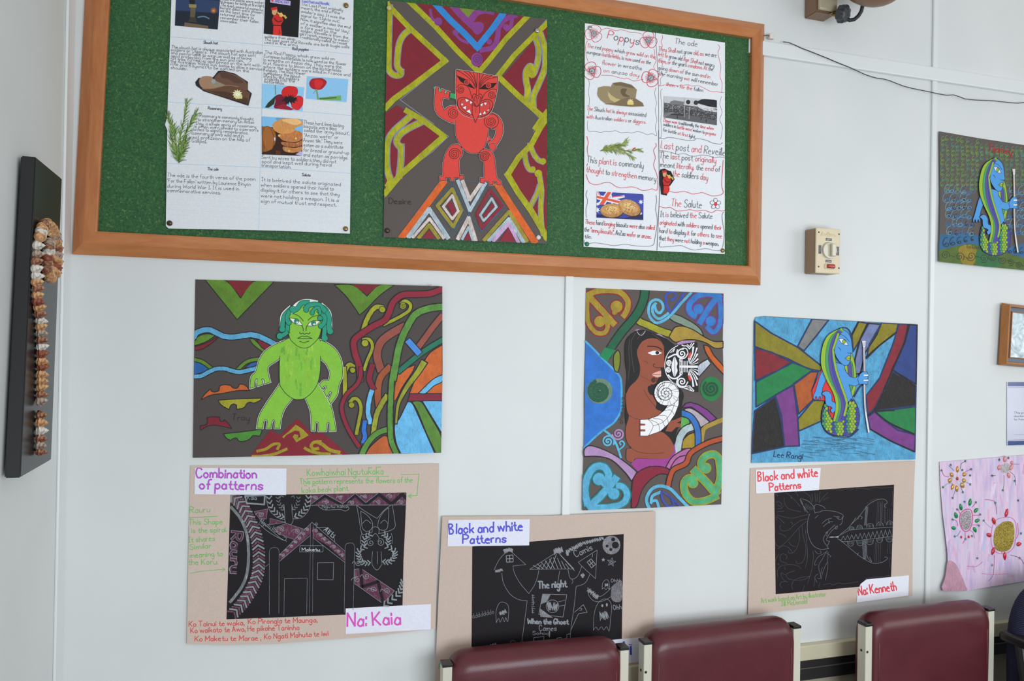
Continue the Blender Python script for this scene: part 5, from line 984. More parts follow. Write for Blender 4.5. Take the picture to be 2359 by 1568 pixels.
q.fill('1535 1010 1590 1000 1890 1200 1790 1316 1535 1136', PL, 0.15, False, GY, 4); q.line('1590 1000 1600 1165 1600 1165 1745 1118 1745 1118 1790 1310', 28, BKS, 0, False)
for x, y in ((1640, 1070), (1560, 1100), (1700, 1190), (1820, 1200), (1570, 950)): koru(x, y, 28, x)
chev('1975 1110 1930 1220 1800 1330', 8, 56); q.done()
q = S.slip('title_label', '112 105 928 110 925 347 108 340', (226, 228, 240), 60, 'C1'); q.text('Combination', 125, 192, 660, 196, 84, (184, 92, 200), 15); q.text('of patterns', 155, 292, 715, 298, 84, (184, 92, 200), 15); q.done()
q = S.slip('name_label', '1455 507 1800 488 2215 467 2213 692 1455 735', (226, 226, 242), 60, 'C2'); q.text('Na: Kaia', 1470, 664, 1942, 645, 116, (216, 92, 190), 17); q.done()

# ------------------------------------------------------------ tan mount with the haunted house drawing
S = Sheet('mounted_drawing', 'tan card mount with a black haunted-house drawing and blue title, partly behind chairs', 'artwork',
    '75 75 1000 70 2012 28 2004 700 1990 1425 1000 1500 8 1570 40 800', (0.0095, 0.0095, 0.012), TAN, 0.90, crop='K0', corners=(0, 2, 6), spec=0.2)
S.K = 0.9
p = S.paper.crop('K0'); p.text('Art', 42, 1458, 100, 1450, 52, GN2, 6); p.done()
q = S.slip('black_sheet', '347 348 1722 235 1712 700 1703 1235 340 1330', BKS, 20, 'K0'); q.z = 2
GK = (142, 146, 152)
def ln(*ss, w=3.2, sm=True):
    for s in ss: q.line(s, w, GK, 0.12, sm)
def scrib(x0, y0, x1, y1, h, n, w=6):
    dx, dy = x1-x0, y1-y0; L = math.hypot(dx, dy); ux, uy = dx/L, dy/L; R = random.Random(int(x0+y0)); q.z += 1
    q.quadstrip([(x0+dx*i/n+uy*h*(1 if i % 2 else -1)*R.uniform(.5, 1)*.5, y0+dy*i/n-ux*h*(1 if i % 2 else -1)*R.uniform(.5, 1)*.5) for i in range(n+1)], w, GK, 0.2, q.z)
ln('545 560 590 470 650 400', '700 395 832 512 832 512 715 525 715 525 730 590 780 680 860 775 860 775 910 700 940 620 950 565', '615 590 630 680 690 780 770 830 845 840 845 840 830 960 790 1260', '868 555 1120 395 1120 395 1270 552 1270 552 868 555', '1215 555 1240 640 1300 620 1340 530', '1310 490 1480 380 1480 380 1465 640 1465 640 1340 525 1310 490', '1415 600 1370 680 1290 710 1290 710 1270 900 1240 1110 1235 1230', '1140 570 1120 690')
ln('655 430 715 425 715 425 718 487 718 487 657 490 657 490 655 430', '686 428 688 488', '656 460 716 457', '1390 490 1425 460 1425 460 1465 510 1465 510 1430 542 1430 542 1390 490', '1408 475 1448 526', '1410 516 1445 486', w=6, sm=False)
scrib(635, 395, 670, 375, 40, 8, 10); scrib(672, 375, 712, 385, 40, 8, 10); scrib(555, 572, 622, 560, 30, 12, 6); scrib(1088, 395, 1165, 375, 60, 14, 8)
for i in range(9): t = i/9; q.z += 1; q.quadstrip([(900+t*330, 520-t*130 if t < .6 else 440+(t-.6)*220), (960+t*300, 552)], 5, GK, 0.2, q.z)
for i in range(14): x = 1135+i*9; q.z += 0.2; q.quadstrip([(x, 412+i*9.5), (x+22, 408+i*10+30)], 4, GK, 0.2, q.z)
for i in range(4): q.z += 1; q.quadstrip([(1110-i*45, 420+i*30), (1060-i*40, 552)], 5, GK, 0.2, q.z)
q.disc(1610, 335, 82, (112, 114, 120), 0.5, 86)
for i in range(26): a = i*0.24; q.z += 0.1; q.quadstrip([(1610+78*math.cos(a), 335+82*math.sin(a)), (1610+40*math.cos(a+.5), 335+40*math.sin(a+.5))], 4, (150, 152, 158), 0.2, q.z)
for x, y, r in ((1646, 335, 32), (1626, 284, 18), (1604, 376, 14), (1570, 344, 13)): q.disc(x, y, r, BKS)
star(q, 1536, 468, 20, GK, 5, 0.42); star(q, 1610, 490, 40, None, 5, 0.42, -1.4, 4); star(q, 1610, 492, 16, None, 5, 0.42, -1.4, 4)
scrib(1338, 622, 1358, 602, 40, 12, 5); ln('1250 645 1260 665 1250 685', '1430 410 1440 430 1432 445')
scrib(1200, 400, 1345, 320, 40, 22, 7); scrib(1345, 320, 1540, 270, 36, 26, 7); scrib(1200, 420, 1220, 410, 36, 5, 6); q.text('Camis', 1288, 445, 1440, 375, 58, GK, 6)
q.text('The night', 945, 728, 1200, 714, 62, GK, 13); q.text('When the Ghost', 850, 1048, 1215, 1052, 44, GK, 12); q.text('Cames', 955, 1112, 1110, 1112, 48, GK, 6); q.text('School', 895, 1148, 1050, 1150, 32, GK, 5); q.line('1048 1120 1046 1168', 12, GK, 0.1, False)
for y in range(790, 960, 17): ln('%d %d %d %d' % (885, y, 915-(y % 3)*6, y+3), w=4); 
ln('895 785 900 880', '890 900 895 955', w=4)
ln('565 1040 562 940 590 865 630 853 670 880 678 940 668 1030 650 992 638 1032 622 992 600 1035 585 1000 565 1040', '1445 1110 1455 950 1490 860 1540 825 1590 838 1612 900 1602 1000 1590 1112 1565 1075 1540 1105 1520 1075 1490 1105 1470 1078 1445 1110', '1525 735 1530 680 1560 650 1585 665 1592 735 1575 720 1560 742 1545 722 1525 735')
scrib(595, 960, 655, 935, 46, 14, 5); scrib(1505, 980, 1580, 965, 90, 14, 5); scrib(1550, 700, 1580, 695, 36, 9, 4); q.disc(1527, 885, 9, GK, 0.2, 14); q.disc(1568, 877, 9, GK, 0.2, 16)
q.fill('1605 770 1620 705 1665 672 1704 668 1703 832 1640 850 1610 820', (104, 106, 114), 0.5, True); ln('1395 720 1400 780 1440 835 1500 850 1560 830 1610 800', '1395 720 1450 780 1510 800 1570 760 1620 710'); scrib(1400, 740, 1490, 815, 46, 16, 7)
q.text('dddddddo', 350, 1000, 545, 955, 40, (118, 122, 128), 4); q.text('Ohhh', 1606, 672, 1700, 672, 30, GK, 4); q.text('Ohh', 1630, 922, 1702, 915, 42, GK, 5)
ln('985 780 1205 785 1205 785 1170 988 1170 988 950 965 950 965 985 780', w=4, sm=False); q.fill('985 782 1055 786 1025 850 970 872', (128, 132, 138), 0.4); q.fill('955 905 1080 995 965 985', (128, 132, 138), 0.55); q.disc(1075, 890, 58, None or BKS, 0, 58, 0, GK, 4); scrib(1030, 890, 1065, 880, 90, 16, 4); scrib(1080, 890, 1120, 900, 80, 16, 4); ln('1130 850 1190 835', '1130 890 1190 880')
ln('900 1245 905 1175 905 1175 998 1165 998 1165 988 1245', '1110 1215 1115 1180 1115 1180 1155 1175 1155 1210', '1155 1190 1205 1175 1205 1150 1235 1140', '1195 1220 1215 1200 1230 1215', w=5); scrib(470, 1275, 570, 1250, 60, 18, 6); q.disc(715, 1222, 24, BKS, 0, 22, 0, (104, 108, 116), 4); ln('705 1245 708 1258', '725 1245 724 1258', '1275 945 1355 875 1355 875 1390 945 1390 945 1310 958 1240 1110', '1320 910 1340 908 1340 925 1320 925', w=4, sm=False)
q.done()
q = S.slip('title_label', '130 107 868 101 863 338 122 346', (228, 230, 244), 60, 'K0'); q.text('Black and white', 140, 234, 800, 200, 88, (92, 90, 208), 14); q.text('Patterns', 260, 320, 652, 310, 78, (92, 90, 208), 14); q.done()
q = S.slip('name_label', '1180 1235 1910 1168 1905 1392 1180 1470', (226, 228, 242), 60, 'K0'); BV = (62, 76, 196); q.line('1722 1215 1728 1268', 20, BV, 0, False); q.line('1690 1262 1756 1266', 7, BV, 0, False); q.line('1785 1258 1786 1326', 18, BV, 0, False); q.line('1768 1238 1796 1242', 7, BV, 0, False); q.text('Na Mi', 1220, 1345, 1640, 1310, 100, BV, 17); q.done()

# ------------------------------------------------------------ tan mount with the dragon drawing
S = Sheet('mounted_drawing', 'tan card mount with a black dragon drawing and a red title', 'artwork',
    '1728.2 1078 1920 1069 2108.5 1061 2103 1200 2102 1372 1928 1394 1723.3 1414.7 1726 1250', (0.002, 0.003, 0.006), TAN, 0.90, crop=None, corners=(0, 2, 6), spec=0.2)
S.K = 0.88
p = S.paper.crop('K1'); p.text('Art work based on Art by illustrator', 180, 1396, 795, 1330, 46, (128, 180, 96), 6); p.text('Jill McDonald', 372, 1426, 615, 1400, 46, (128, 180, 96), 6); p.done()
q = S.slip('black_sheet', '305 350 1443 272 1430 720 1412 1215 318 1313', BKS, 20, 'K1'); q.z = 2; GK = (108, 118, 124); GD = (78, 80, 86)
def ld(*ss, w=2.8):
    for s in ss: q.line(s, w, GD, 0.1)
ld('340 380 320 370 325 355', '410 345 470 390 460 405', '510 340 530 380', '580 340 640 380 660 450', '400 395 400 440 440 500 560 530', '460 390 500 420 550 480', '320 440 350 435 375 455 360 480 345 465', '335 500 370 495 395 470', '330 530 400 522', '325 610 320 580 350 590 400 640', '330 560 400 580 480 590 560 570 630 555', '460 625 480 640 470 650', '630 595 560 610 500 650 440 700 380 710 355 680 370 655', '610 620 540 680 470 760 400 830 350 860 315 830 310 780', '350 735 400 755 415 775', '440 815 470 850 510 860', '540 690 545 780 520 870 480 920 440 920 440 900', '570 660 575 740 600 840 600 940 570 1010 520 1020 510 990', '340 880 390 855 440 870 480 920', '430 1020 370 1000 360 950 390 930 425 950 415 980', '330 1030 345 1020 350 1040', '330 1100 360 1050 440 1030 520 1040 560 1070', '600 700 615 850 620 960 600 1060', '340 1150 330 1110', '410 1130 370 1110 380 1160 420 1195 435 1195', '380 1255 360 1230 370 1200 410 1190', '410 1080 400 1050', '500 1090 420 1120 440 1165 520 1180 600 1170 650 1130', '480 1270 470 1220 510 1170 580 1150 640 1145', '575 1280 590 1230', '670 900 675 960 660 1080 620 1210', '690 1160 680 1240', '740 1200 725 1250', '350 935 330 960 320 990', '690 350 700 440', '715 360 710 430', '740 340 730 450', '815 345 770 390 735 440', '660 360 670 430', '820 390 770 420')
for s in ('690 900 720 930 750 920 740 900', '810 900 770 930 720 960 690 1010 690 1035 710 1030', '800 905 760 980 730 1030 730 1080 745 1140 740 1165 715 1160', '815 910 810 1000 790 1040 760 1120 755 1170', '800 920 840 950 830 960', '815 1010 810 1080 790 1180', '720 1120 690 1150 710 1200', '760 1060 745 1120'): q.line(s, 3, (104, 112, 118), 0.1)
for s in ('625 540 590 490 550 410 620 425 670 470 690 500', '560 420 600 530', '690 540 680 490 700 462 740 468 770 480 790 502', '690 540 740 530 770 518 870 525 920 540 958 562 955 590 945 640 925 655', '880 655 820 710 775 770 775 810 805 855 820 880', '820 880 740 885 680 855 640 790 618 700 625 600 640 550', '905 665 850 710 815 760 800 800 830 810', '830 810 810 850', '870 570 900 580 915 600 940 600 955 575', '760 640 800 605 850 590', '770 670 820 630 860 625', '905 660 900 690 885 690 890 665', '790 730 810 720 800 760', '690 590 720 565', '820 605 830 640'): q.line(s, 3.8, GK, 0.1)
q.disc(910, 582, 10, BKS, 0, 8, 0, GK, 4)
for i in range(8): q.line('%d %d %d %d' % (590+i*10, 500+i*2, 605+i*10, 450+i*6), 3, GD, 0.1, False)
q.fill('820 772 850 765 880 768 915 760 915 775 880 772 850 775', (170, 176, 182)); 
for s in ('915 760 1000 715 1050 700 1435 675', '930 795 1000 812 1430 762', '930 745 1010 680 1080 585', '1035 650 1110 575 1190 470 1250 430 1300 412 1350 412 1378 440 1350 470 1365 490', '905 785 970 830 1040 890 1130 960 1230 1015 1310 1015 1370 985 1375 960 1350 960', '1180 850 1190 960 1230 1005 1210 960', '1100 600 1110 570 1140 580 1130 600', '1090 940 1105 920'): q.line(s, 4, GK, 0.1)
for i in range(24): x = 940+i*20; q.z += 0.2; t = i/24; q.quadstrip([(x, 752-t*70+10 if i % 2 else 800-t*36), (x+20, 800-t*36 if i % 2 else 752-t*70+10)], 4, GK, 0.1, q.z)
for x, y, r in ((1040, 700, 24), (1115, 690, 28), (1215, 680, 34), (1308, 665, 32), (1402, 655, 32)):
    q.line([(x-r, y), (x-r*.8, y-r*.8), (x, y-r*1.2), (x+r*.8, y-r*.8), (x+r, y)], 4, GK, 0.1)
    for k in range(4): q.line([(x-r*.6+k*r*.4, y-2), (x-r*.6+k*r*.4, y-r*.8)], 3, GK, 0.1)
for x, y, r in ((1030, 815, 30), (1120, 808, 32), (1212, 795, 34), (1305, 780, 30), (1398, 772, 32)):
    q.line([(x-r, y), (x-r*.8, y+r), (x, y+r*1.4), (x+r*.8, y+r), (x+r, y)], 4, GK, 0.1)
    for k in range(4): q.line([(x-r*.6+k*r*.4, y+2), (x-r*.6+k*r*.4, y+r*.8)], 3, GK, 0.1)
for i in range(18): y = 480+i*10; q.z += .2; q.quadstrip([(1172-i*.6, y), (1190-i*.6, y+8)], 4, GK, 0.1, q.z)
for i in range(18): y = 800+i*10; q.z += .2; q.quadstrip([(1150, y), (1178, y+7)], 4, GK, 0.1, q.z)
for s in ('1180 480 1160 660', '1195 480 1180 650', '1140 800 1150 980', '1175 800 1165 980'): q.line(s, 3, GK, 0.1)
for x in (1285, 1300, 1318, 1335): ld('%d 430 %d 630' % (x, x-8), '%d 820 %d 1010' % (x-20, x-25))
for y in range(450, 640, 16): ld('1310 %d 1325 %d 1312 %d' % (y, y+6, y+10), '1345 %d 1362 %d 1350 %d' % (y, y+6, y+10))
for x in (1385, 1400, 1415): ld('%d 500 %d 620' % (x, x-3), '%d 830 %d 930' % (x, x-3))
ld('850 322 900 312 940 325 1000 312 1060 315', '1080 310 1140 305 1200 315 1260 300 1330 305 1430 296', '770 1225 830 1210 860 1225 920 1205 960 1215 1100 1195', '1185 1165 1185 1160 1400 1135', '1425 330 1430 400 1420 470', '1408 960 1395 1000 1405 1060'); ld('1210 430 1250 412 1290 405', '1185 450 1195 440')
q.done()
q = S.slip('title_label', '130 130 747 112 728 323 132 356', (228, 230, 238), 60, 'K1'); q.text('Black and white', 150, 240, 716, 192, 84, (226, 84, 92), 13); q.text('Patterns', 260, 332, 558, 304, 72, (226, 84, 92), 13); q.done()
q = S.slip('name_label', '1180 1172 1585 1133 1578 1325 1088 1392 1096 1290 1125 1215', (228, 230, 240), 60, 'K1'); q.text('Na: Kenneth', 1108, 1322, 1466, 1272, 84, (224, 78, 88), 12); q.done()

# ------------------------------------------------------------ pink flower picture
S = Sheet('student_artwork', 'pink crayon sheet with jewelled flowers, sequin stars and a curled glittery corner', 'artwork',
    '65 150 500 116 936 80 1480 45 1490 700 1480 1290 936 1380 330 1480 330 1478 100 1482 88 1440 130 1330 150 1180 148 1080 100 700 75 400', (0.003, 0.008, 0.012), (216, 190, 214), 0.86, crop='R2', corners=(0, 3, 7), streak=((204, 184, 222), (206, 212, 232)))
p = S.paper.crop('R2'); S.K = 0.86
for i in range(60):
    R = random.Random(i+40); x, y = R.uniform(120, 1400), R.uniform(150, 1300); p.z += 0.1; p.quadstrip([(x, y), (x+R.uniform(-25, 25), y+R.uniform(60, 200))], R.uniform(8, 26), R.choice(((206, 160, 198), (186, 190, 224), (222, 204, 226), (216, 172, 190))), 0.45, p.z)
VN = (176, 70, 130)
for s, c in (('215 240 160 190', (60, 120, 110)), ('280 220 290 170 330 145', (60, 120, 110)), ('330 250 390 225', VN), ('90 240 110 290 160 305', VN), ('100 410 150 375 200 370', (80, 170, 170)), ('230 430 215 480 200 520', (110, 120, 130)), ('280 400 305 460', (110, 110, 130)), ('320 350 380 380', (90, 160, 160)), ('250 260 240 340 270 400', (110, 200, 190)), ('200 300 300 370', (120, 200, 196)), ('690 130 680 110', (130, 90, 110)), ('640 290 600 295', (90, 90, 110)), ('730 290 730 370 720 440', (130, 110, 110)), ('790 250 840 300 850 390', (130, 110, 120)), ('800 170 890 175', (160, 120, 130)),
    ('255 640 280 690', VN), ('200 745 240 760 255 810', VN), ('400 620 440 570', VN), ('410 700 480 700', VN), ('400 800 480 800', VN), ('370 850 410 880 425 935', VN), ('325 870 330 940 305 990', VN), ('280 860 250 910 220 915', VN), ('535 540 600 545 640 575 655 690', VN), ('520 755 560 800 600 830', (150, 150, 190)), ('750 640 740 720', VN), ('640 800 600 745', VN), ('870 780 875 900 840 960', VN), ('795 1110 890 1140 935 1200', (140, 60, 110)), ('630 1110 620 1300 570 1380', (170, 90, 140)), ('350 1225 440 1230 510 1180', (180, 120, 160)), ('500 1300 600 1310 760 1305', (200, 130, 170)), ('700 1010 710 1100', VN)): p.line(s, 6, c, 0.1)
p.line('340 640 390 650 405 730 385 830 340 868 295 840 272 760 285 680', 10, (206, 84, 134), 0, True, True); p.line('720 725 800 725 850 780 855 900 830 1030 760 1090 680 1095 620 1050 595 950 610 820 650 750', 8, (200, 120, 170), 0, True, True)
p.text('Niki', 765, 1335, 838, 1335, 40, (190, 160, 190), 4); p.fill('150 1180 215 1185 270 1270 330 1420 332 1480 100 1482 88 1440 125 1330', (186, 140, 158), 0.3, True)
p.done()
def beads(name, items, m, label=None, h=0.004):      # raised beads glued to the sheet, each its own part
    for x, y, rx, ry, a in items:
        T = CROPS['R2']; c = S.at(T[0]+x*T[2], T[1]+y*T[2], 0.0012); k = T[2]*(CAMP-c).length/FPX; bm = bmesh.new()
        bmesh.ops.create_uvsphere(bm, u_segments=8, v_segments=5, radius=1.0); t = math.radians(a); ex = Vector((math.cos(t), 0, -math.sin(t))); ez = Vector((math.sin(t), 0, math.cos(t)))
        for v in bm.verts:
            q = v.co.copy(); q.x *= 1-0.45*max(0, q.z); v.co = ex*q.x*rx*k+ez*q.z*ry*k+S.n*q.y*h+c-S.loc
        o = bmobj(name, bm, m, S.root, smooth=True)
        if label: o['label'] = label
gb, rb, gdb, sb, pb = mat('green_bead', (24, 142, 76), 0.15, 0.7), mat('red_bead', (206, 44, 56), 0.15, 0.7), mat('gold_bead', (206, 164, 84), 0.2, 0.6, 0.4), mat('dark_sequin', (44, 92, 82), 0.2, 0.6, 0.5), mat('pink_bead', (226, 150, 150), 0.15, 0.7)
beads('petal_bead', [(285, 615, 18, 32, -15), (380, 565, 18, 34, 10), (442, 648, 18, 28, 50), (235, 700, 20, 30, -25), (455, 755, 18, 28, 75), (210, 832, 18, 26, -75), (430, 850, 18, 28, 150)], gb, 'green leaf-shaped bead')
beads('petal_bead', [(757, 675, 18, 38, 18), (625, 757, 20, 34, -25), (575, 905, 20, 30, -70), (885, 997, 20, 28, 80), (618, 1070, 20, 36, 205), (738, 1122, 18, 36, 180), (288, 925, 9, 12, 0), (365, 922, 9, 12, 0), (248, 322, 14, 16, 0)], rb, 'red leaf-shaped bead')
beads('petal_bead', [(250, 225, 16, 30, 0), (190, 283, 20, 24, -45), (322, 278, 22, 22, 60), (172, 340, 26, 20, -60), (318, 342, 22, 20, 70), (198, 408, 16, 28, 200), (243, 428, 18, 30, 175), (302, 393, 22, 28, 140)], gdb, 'gold leaf-shaped bead')
beads('petal_bead', [(740, 120, 20, 30, 0), (680, 208, 26, 20, -70), (805, 205, 18, 30, 30), (780, 290, 18, 26, 160), (810, 155, 14, 18, 40)], pb, 'pale pink bead')
for x, y in ((180, 183), (330, 142), (85, 238), (390, 226), (380, 290), (382, 382), (100, 412), (305, 463), (200, 522), (300, 235), (680, 130), (775, 110), (607, 293), (718, 443), (840, 347), (323, 562), (440, 567), (247, 640), (485, 692), (200, 745), (520, 755), (470, 808), (332, 945), (222, 918), (400, 915), (640, 573), (875, 548), (905, 887), (890, 1140), (455, 1143), (607, 1214)):
    T = CROPS['R2']; c = S.at(T[0]+x*T[2], T[1]+y*T[2], 0.0009); k = T[2]*(CAMP-c).length/FPX*15; bm = bmesh.new(); r = [bm.verts.new(c-S.loc+Vector((math.sin(i*math.pi/5)*k*(1 if i % 2 == 0 else .45), 0, math.cos(i*math.pi/5)*k*(1 if i % 2 == 0 else .45)))+S.n*0.0006) for i in range(10)]
    top = bm.verts.new(c-S.loc+S.n*0.0018); bot = bm.verts.new(c-S.loc-S.n*0.0006)
    for i in range(10): bm.faces.new((r[i], r[(i+1) % 10], top)); bm.faces.new((r[(i+1) % 10], r[i], bot))
    bmobj('star_sequin', bm, sb, S.root)
def glit(name, c0, c1, label, shape):
    m = mat(name, c0, 0.25, 0.8, 0.5); q = N(m); v = q.n('ShaderNodeTexVoronoi'); v.inputs['Scale'].default_value = 620; q.l(q.coords(), v.inputs['Vector']); q.l(q.ramp(v.outputs['Color'], [(0.3, lin(c0)), (0.72, lin(c1))]), q.b.inputs['Base Color']); q.bump(v.outputs['Color'], 1.0, 0.003)
    o = S.slip('glitter_patch', ' '.join('%g %g' % t for t in smooth(nums(shape), 4, True)), (200, 200, 200), 60, 'R2'); o.mt = m; o.done(label)
glit('silver_glitter', (150, 132, 146), (240, 238, 240), 'silver glitter', '345 655 380 665 392 740 375 825 335 850 300 830 285 760 295 690'); glit('gold_glitter', (140, 112, 40), (236, 214, 96), 'gold glitter', '740 765 810 770 835 830 830 960 790 1050 720 1075 650 1050 625 960 640 850 680 800'); glit('white_glitter', (160, 156, 160), (236, 236, 236), 'silver glitter', '740 165 790 180 790 230 760 262 710 255 700 200')
# ------------------------------------------------------------ framed picture and notice at the right edge
def onplane(px, py, off): return W(px, py, off)
PTL = W(2323, 697, 0.032); ang = math.radians(3.2); fw, fh = 0.30, (W(2323, 697, .032)-W(2314, 841, .032)).length
fr = empty('picture_frame', (PTL.x, 0, PTL.z), 'tilted wood-framed picture with blue-grey mount at the right edge', 'picture', None, (0, ang, 0))
def moulding(name, x0, x1, z0, z1, wd, d, back, m):
    for a, b, n in (((x0, 0, z0), (x1, 0, z0), (0, 0, 1)), ((x1, 0, z1), (x0, 0, z1), (0, 0, -1)), ((x1, 0, z0), (x1, 0, z1), (-1, 0, 0)), ((x0, 0, z1), (x0, 0, z0), (1, 0, 0))):
        frame_piece(name, a, b, n, m, wd, d, fr, Vector((0, 0, 0)), back)
moulding('frame_rail', 0, fw, -fh, 0, 0.0125, 0.032, 0.010, M['gold_wood'])
mount_m = mat('blue_grey_mount', (112, 124, 138), 0.6)
box('mount', (fw/2, -0.020, -fh/2), (fw-0.02, 0.002, fh-0.02), mount_m, fr)
moulding('fillet', 0.024, fw-0.024, -fh+0.024, -0.024, 0.005, 0.026, 0.0205, M['gold_wood'])
pm = mat('print_and_reflection', (150, 176, 190), 0.08, 0.6, coat=1.0); q = N(pm); co = q.coords()  # pale and teal print tones; window reflection in the glass is painted in
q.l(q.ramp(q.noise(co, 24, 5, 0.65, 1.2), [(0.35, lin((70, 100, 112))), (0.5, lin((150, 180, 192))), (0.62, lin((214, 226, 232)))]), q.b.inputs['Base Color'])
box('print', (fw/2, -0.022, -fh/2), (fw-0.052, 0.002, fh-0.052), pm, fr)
S = Sheet('laminated_notice', 'laminated white notice with dark blue bands top and bottom, under the tilted frame', 'notice', '2320 879 2400 879 2478 879 2478 1022 2400 1024 2320 1026', (0.002, 0.003, 0.003), (206, 208, 226), 0.98, corners=(0, 2, 5), rough=0.16, spec=0.7)
p = S.paper; NB = (44, 76, 136)
p.fill('2321.5 879.8 2477 879.8 2477 889.5 2321.5 889.5', NB); p.fill('2321.5 1016 2477 1012 2477 1021 2321.5 1025.5', NB); p.line('2321.5 892 2477 892', 0.8, NB, 0, False); p.line('2321.5 1013.5 2477 1010', 0.8, NB, 0, False)
for t, y, x in (('This practice is', 952.5, 2388), ('doctor may find', 960, 2392), ('to have the', 967.5, 2380)): p.text(t, 2336, y, x, y-0.5, 4.6, (84, 84, 112), 0.8, jit=0)
p.line('2336 1001 2470 999', 0.6, (110, 110, 140), 0, False); p.done()
# ------------------------------------------------------------ pins on the board
def pin(px, py, key, label, off, flat=False):
    c = W(px, py, off); bm = bmesh.new(); r = 0.0062
    prof = [(0.0008, -0.006), (0.0008, 0.0), (r*.55, 0.0002), (r, 0.0012), (r*.98, 0.0026), (r*.7, 0.0042), (r*.3, 0.0050)]
    lathe(bm, prof, 18, axis_mat(Vector((0, 0, 0)), (0, -1, 0)))
    tag(bmobj('drawing_pin', bm, M[key], None, c, True), label, 'pin', 'drawing pins on the board')
pin(797, 13, 'brass', 'brass drawing pin at the top right of the left handwritten sheet', FO+.004)
pin(391, 514, 'bronze', 'dull pin at the bottom left corner of the left handwritten sheet', FO+.0045)
pin(796, 527, 'brass', 'brass drawing pin at the bottom right corner of the left handwritten sheet', FO+.006)
pin(896, 19, 'pincream', 'cream pin at the top left corner of the red figure artwork', FO+.003)
pin(1237, 71, 'silver', 'shiny silver pin at the top right of the red figure artwork', FO+.008)
pin(892, 531, 'bronze', 'dark bronze pin at the bottom left of the red figure artwork', FO+.004)
pin(1240, 547, 'pinwhite', 'white pin at the bottom right corner of the red figure artwork', FO+.008)
pin(1359, 65, 'silver', 'silver pin at the top left corner of the poppy poster', FO+.002)
pin(1352, 562, 'pingreen', 'green pin at the bottom left corner of the poppy poster', FO+.003)
pin(1664, 577, 'brass', 'brass pin at the bottom right corner of the poppy poster', FO+.004)
# ------------------------------------------------------------ shell panel on the left wall
def LW(px, py, t): return hit(px, py, Vector((XL+t, 0, 0)), Vector((1, 0, 0)))
ya = LW(60, 361, 0.006).y; lo, hi = 0.008, 0.12
for _ in range(40):
    mid = (lo+hi)/2
    if LW(83, 361, mid).y < ya: lo = mid
    else: hi = mid
PT = 0.5*(lo+hi); PT = PT if 0.012 < PT < 0.06 else 0.03
cor = [LW(83, 361, PT), LW(143, 411, PT), LW(118, 1059, PT), LW(47, 1100, PT)]
base = Vector((XL, sum(c.y for c in cor)/4, min(c.z for c in cor)))
shp = empty('shell_panel', base, 'tall black board with a hooked line of glued sea shells on the left wall', 'wall art')
bm = bmesh.new(); hexa(bm, [c-base for c in cor], [Vector((XL+0.006, c.y, c.z))-base for c in cor]); bmesh.ops.bevel(bm, geom=list(bm.edges), offset=0.002, segments=2, affect='EDGES')
bmobj('board', bm, M['panel'], shp)
box('hanging_batten', (0.003, 0, 0.5*(cor[0].z+cor[3].z)-base.z+0.2), (0.006, 0.02, 0.02), M['panel'], shp)
def shell_mat(name, a, b, c):
    m = mat(name, a, 0.4, 0.4); q = N(m); co = q.coords(); n = q.noise(co, 150, 4, 0.6, 0.8); q.l(q.ramp(n, [(0.32, lin(a)), (0.5, lin(b)), (0.68, lin(c))]), q.b.inputs['Base Color']); q.bump(n, 0.3, 0.001); return m
SM = dict(w=shell_mat('shell_white', (150, 140, 132), (214, 208, 196), (232, 228, 220)), t=shell_mat('shell_tan', (140, 84, 52), (196, 146, 98), (222, 188, 142)), b=shell_mat('shell_brown', (92, 48, 34), (140, 88, 62), (190, 150, 120)), g=shell_mat('shell_grey', (104, 86, 78), (160, 138, 122), (206, 190, 172)), r=shell_mat('shell_russet', (96, 44, 30), (136, 68, 46), (164, 96, 66)))
def shell(p, d, L, r, m, rnd):
    # whorled sea snail: a tapering coil of swelling turns along d, apex at the far end
    bm = bmesh.new(); n = 16; k = 26
    prof = []
    for i in range(k+1):
        t = i/k; rr = r*(math.sin(math.pi*min(1, t*1.25+0.12))**0.6 if t < .35 else (1-(t-.35)/.65)**0.85)*(1+0.10*math.sin(t*math.pi*8)); prof.append((max(rr, r*.04), t*L-L*.3))
    lathe(bm, prof, n, axis_mat(Vector((0, 0, 0)), d))
    lip = axis_mat(Vector(d).normalized()*(-L*.18), Vector(d)+Vector((0, .8, .3)))
    tube(bm, [lip @ Vector((r*.75*math.cos(a), r*.95*math.sin(a), r*.5*math.sin(a*.5))) for a in (i*0.55 for i in range(10))], r*.2, 6)
    bmobj('shell', bm, SM[m], shp, p-base, True)
R = random.Random(3); k1 = lambda: R.uniform(-.25, .25)
col1 = [(355, 930, 'w'), (350, 1010, 'g'), (342, 1080, 'b'), (340, 1150, 'w'), (342, 1217, 'w'), (345, 1275, 't'), (350, 1338, 'b'), (350, 1400, 't'), (352, 1458, 'r'), (362, 1515, 't')]
col2 = [(328, 30, 't'), (333, 82, 'b'), (342, 138, 'w'), (345, 195, 't'), (346, 250, 'g'), (350, 308, 'b'), (352, 368, 'w'), (350, 430, 'r'), (350, 490, 't'), (352, 545, 'r'), (350, 603, 't'), (350, 658, 't'), (348, 718, 't'), (346, 778, 'b'), (345, 834, 'g'), (347, 955, 'b'), (343, 1018, 't'), (343, 1088, 'w'), (343, 1152, 'b'), (341, 1212, 'g'), (343, 1268, 'b')]
for lst, T in ((col1, 'S1'), (col2, 'S2')):
    for x, y, c in lst:
        t = CROPS[T]; p = LW(t[0]+x*t[2], t[1]+y*t[2], PT+0.008); shell(p, (1, k1()-.2, k1()), 0.021, 0.0088*R.uniform(.9, 1.1), c, R)
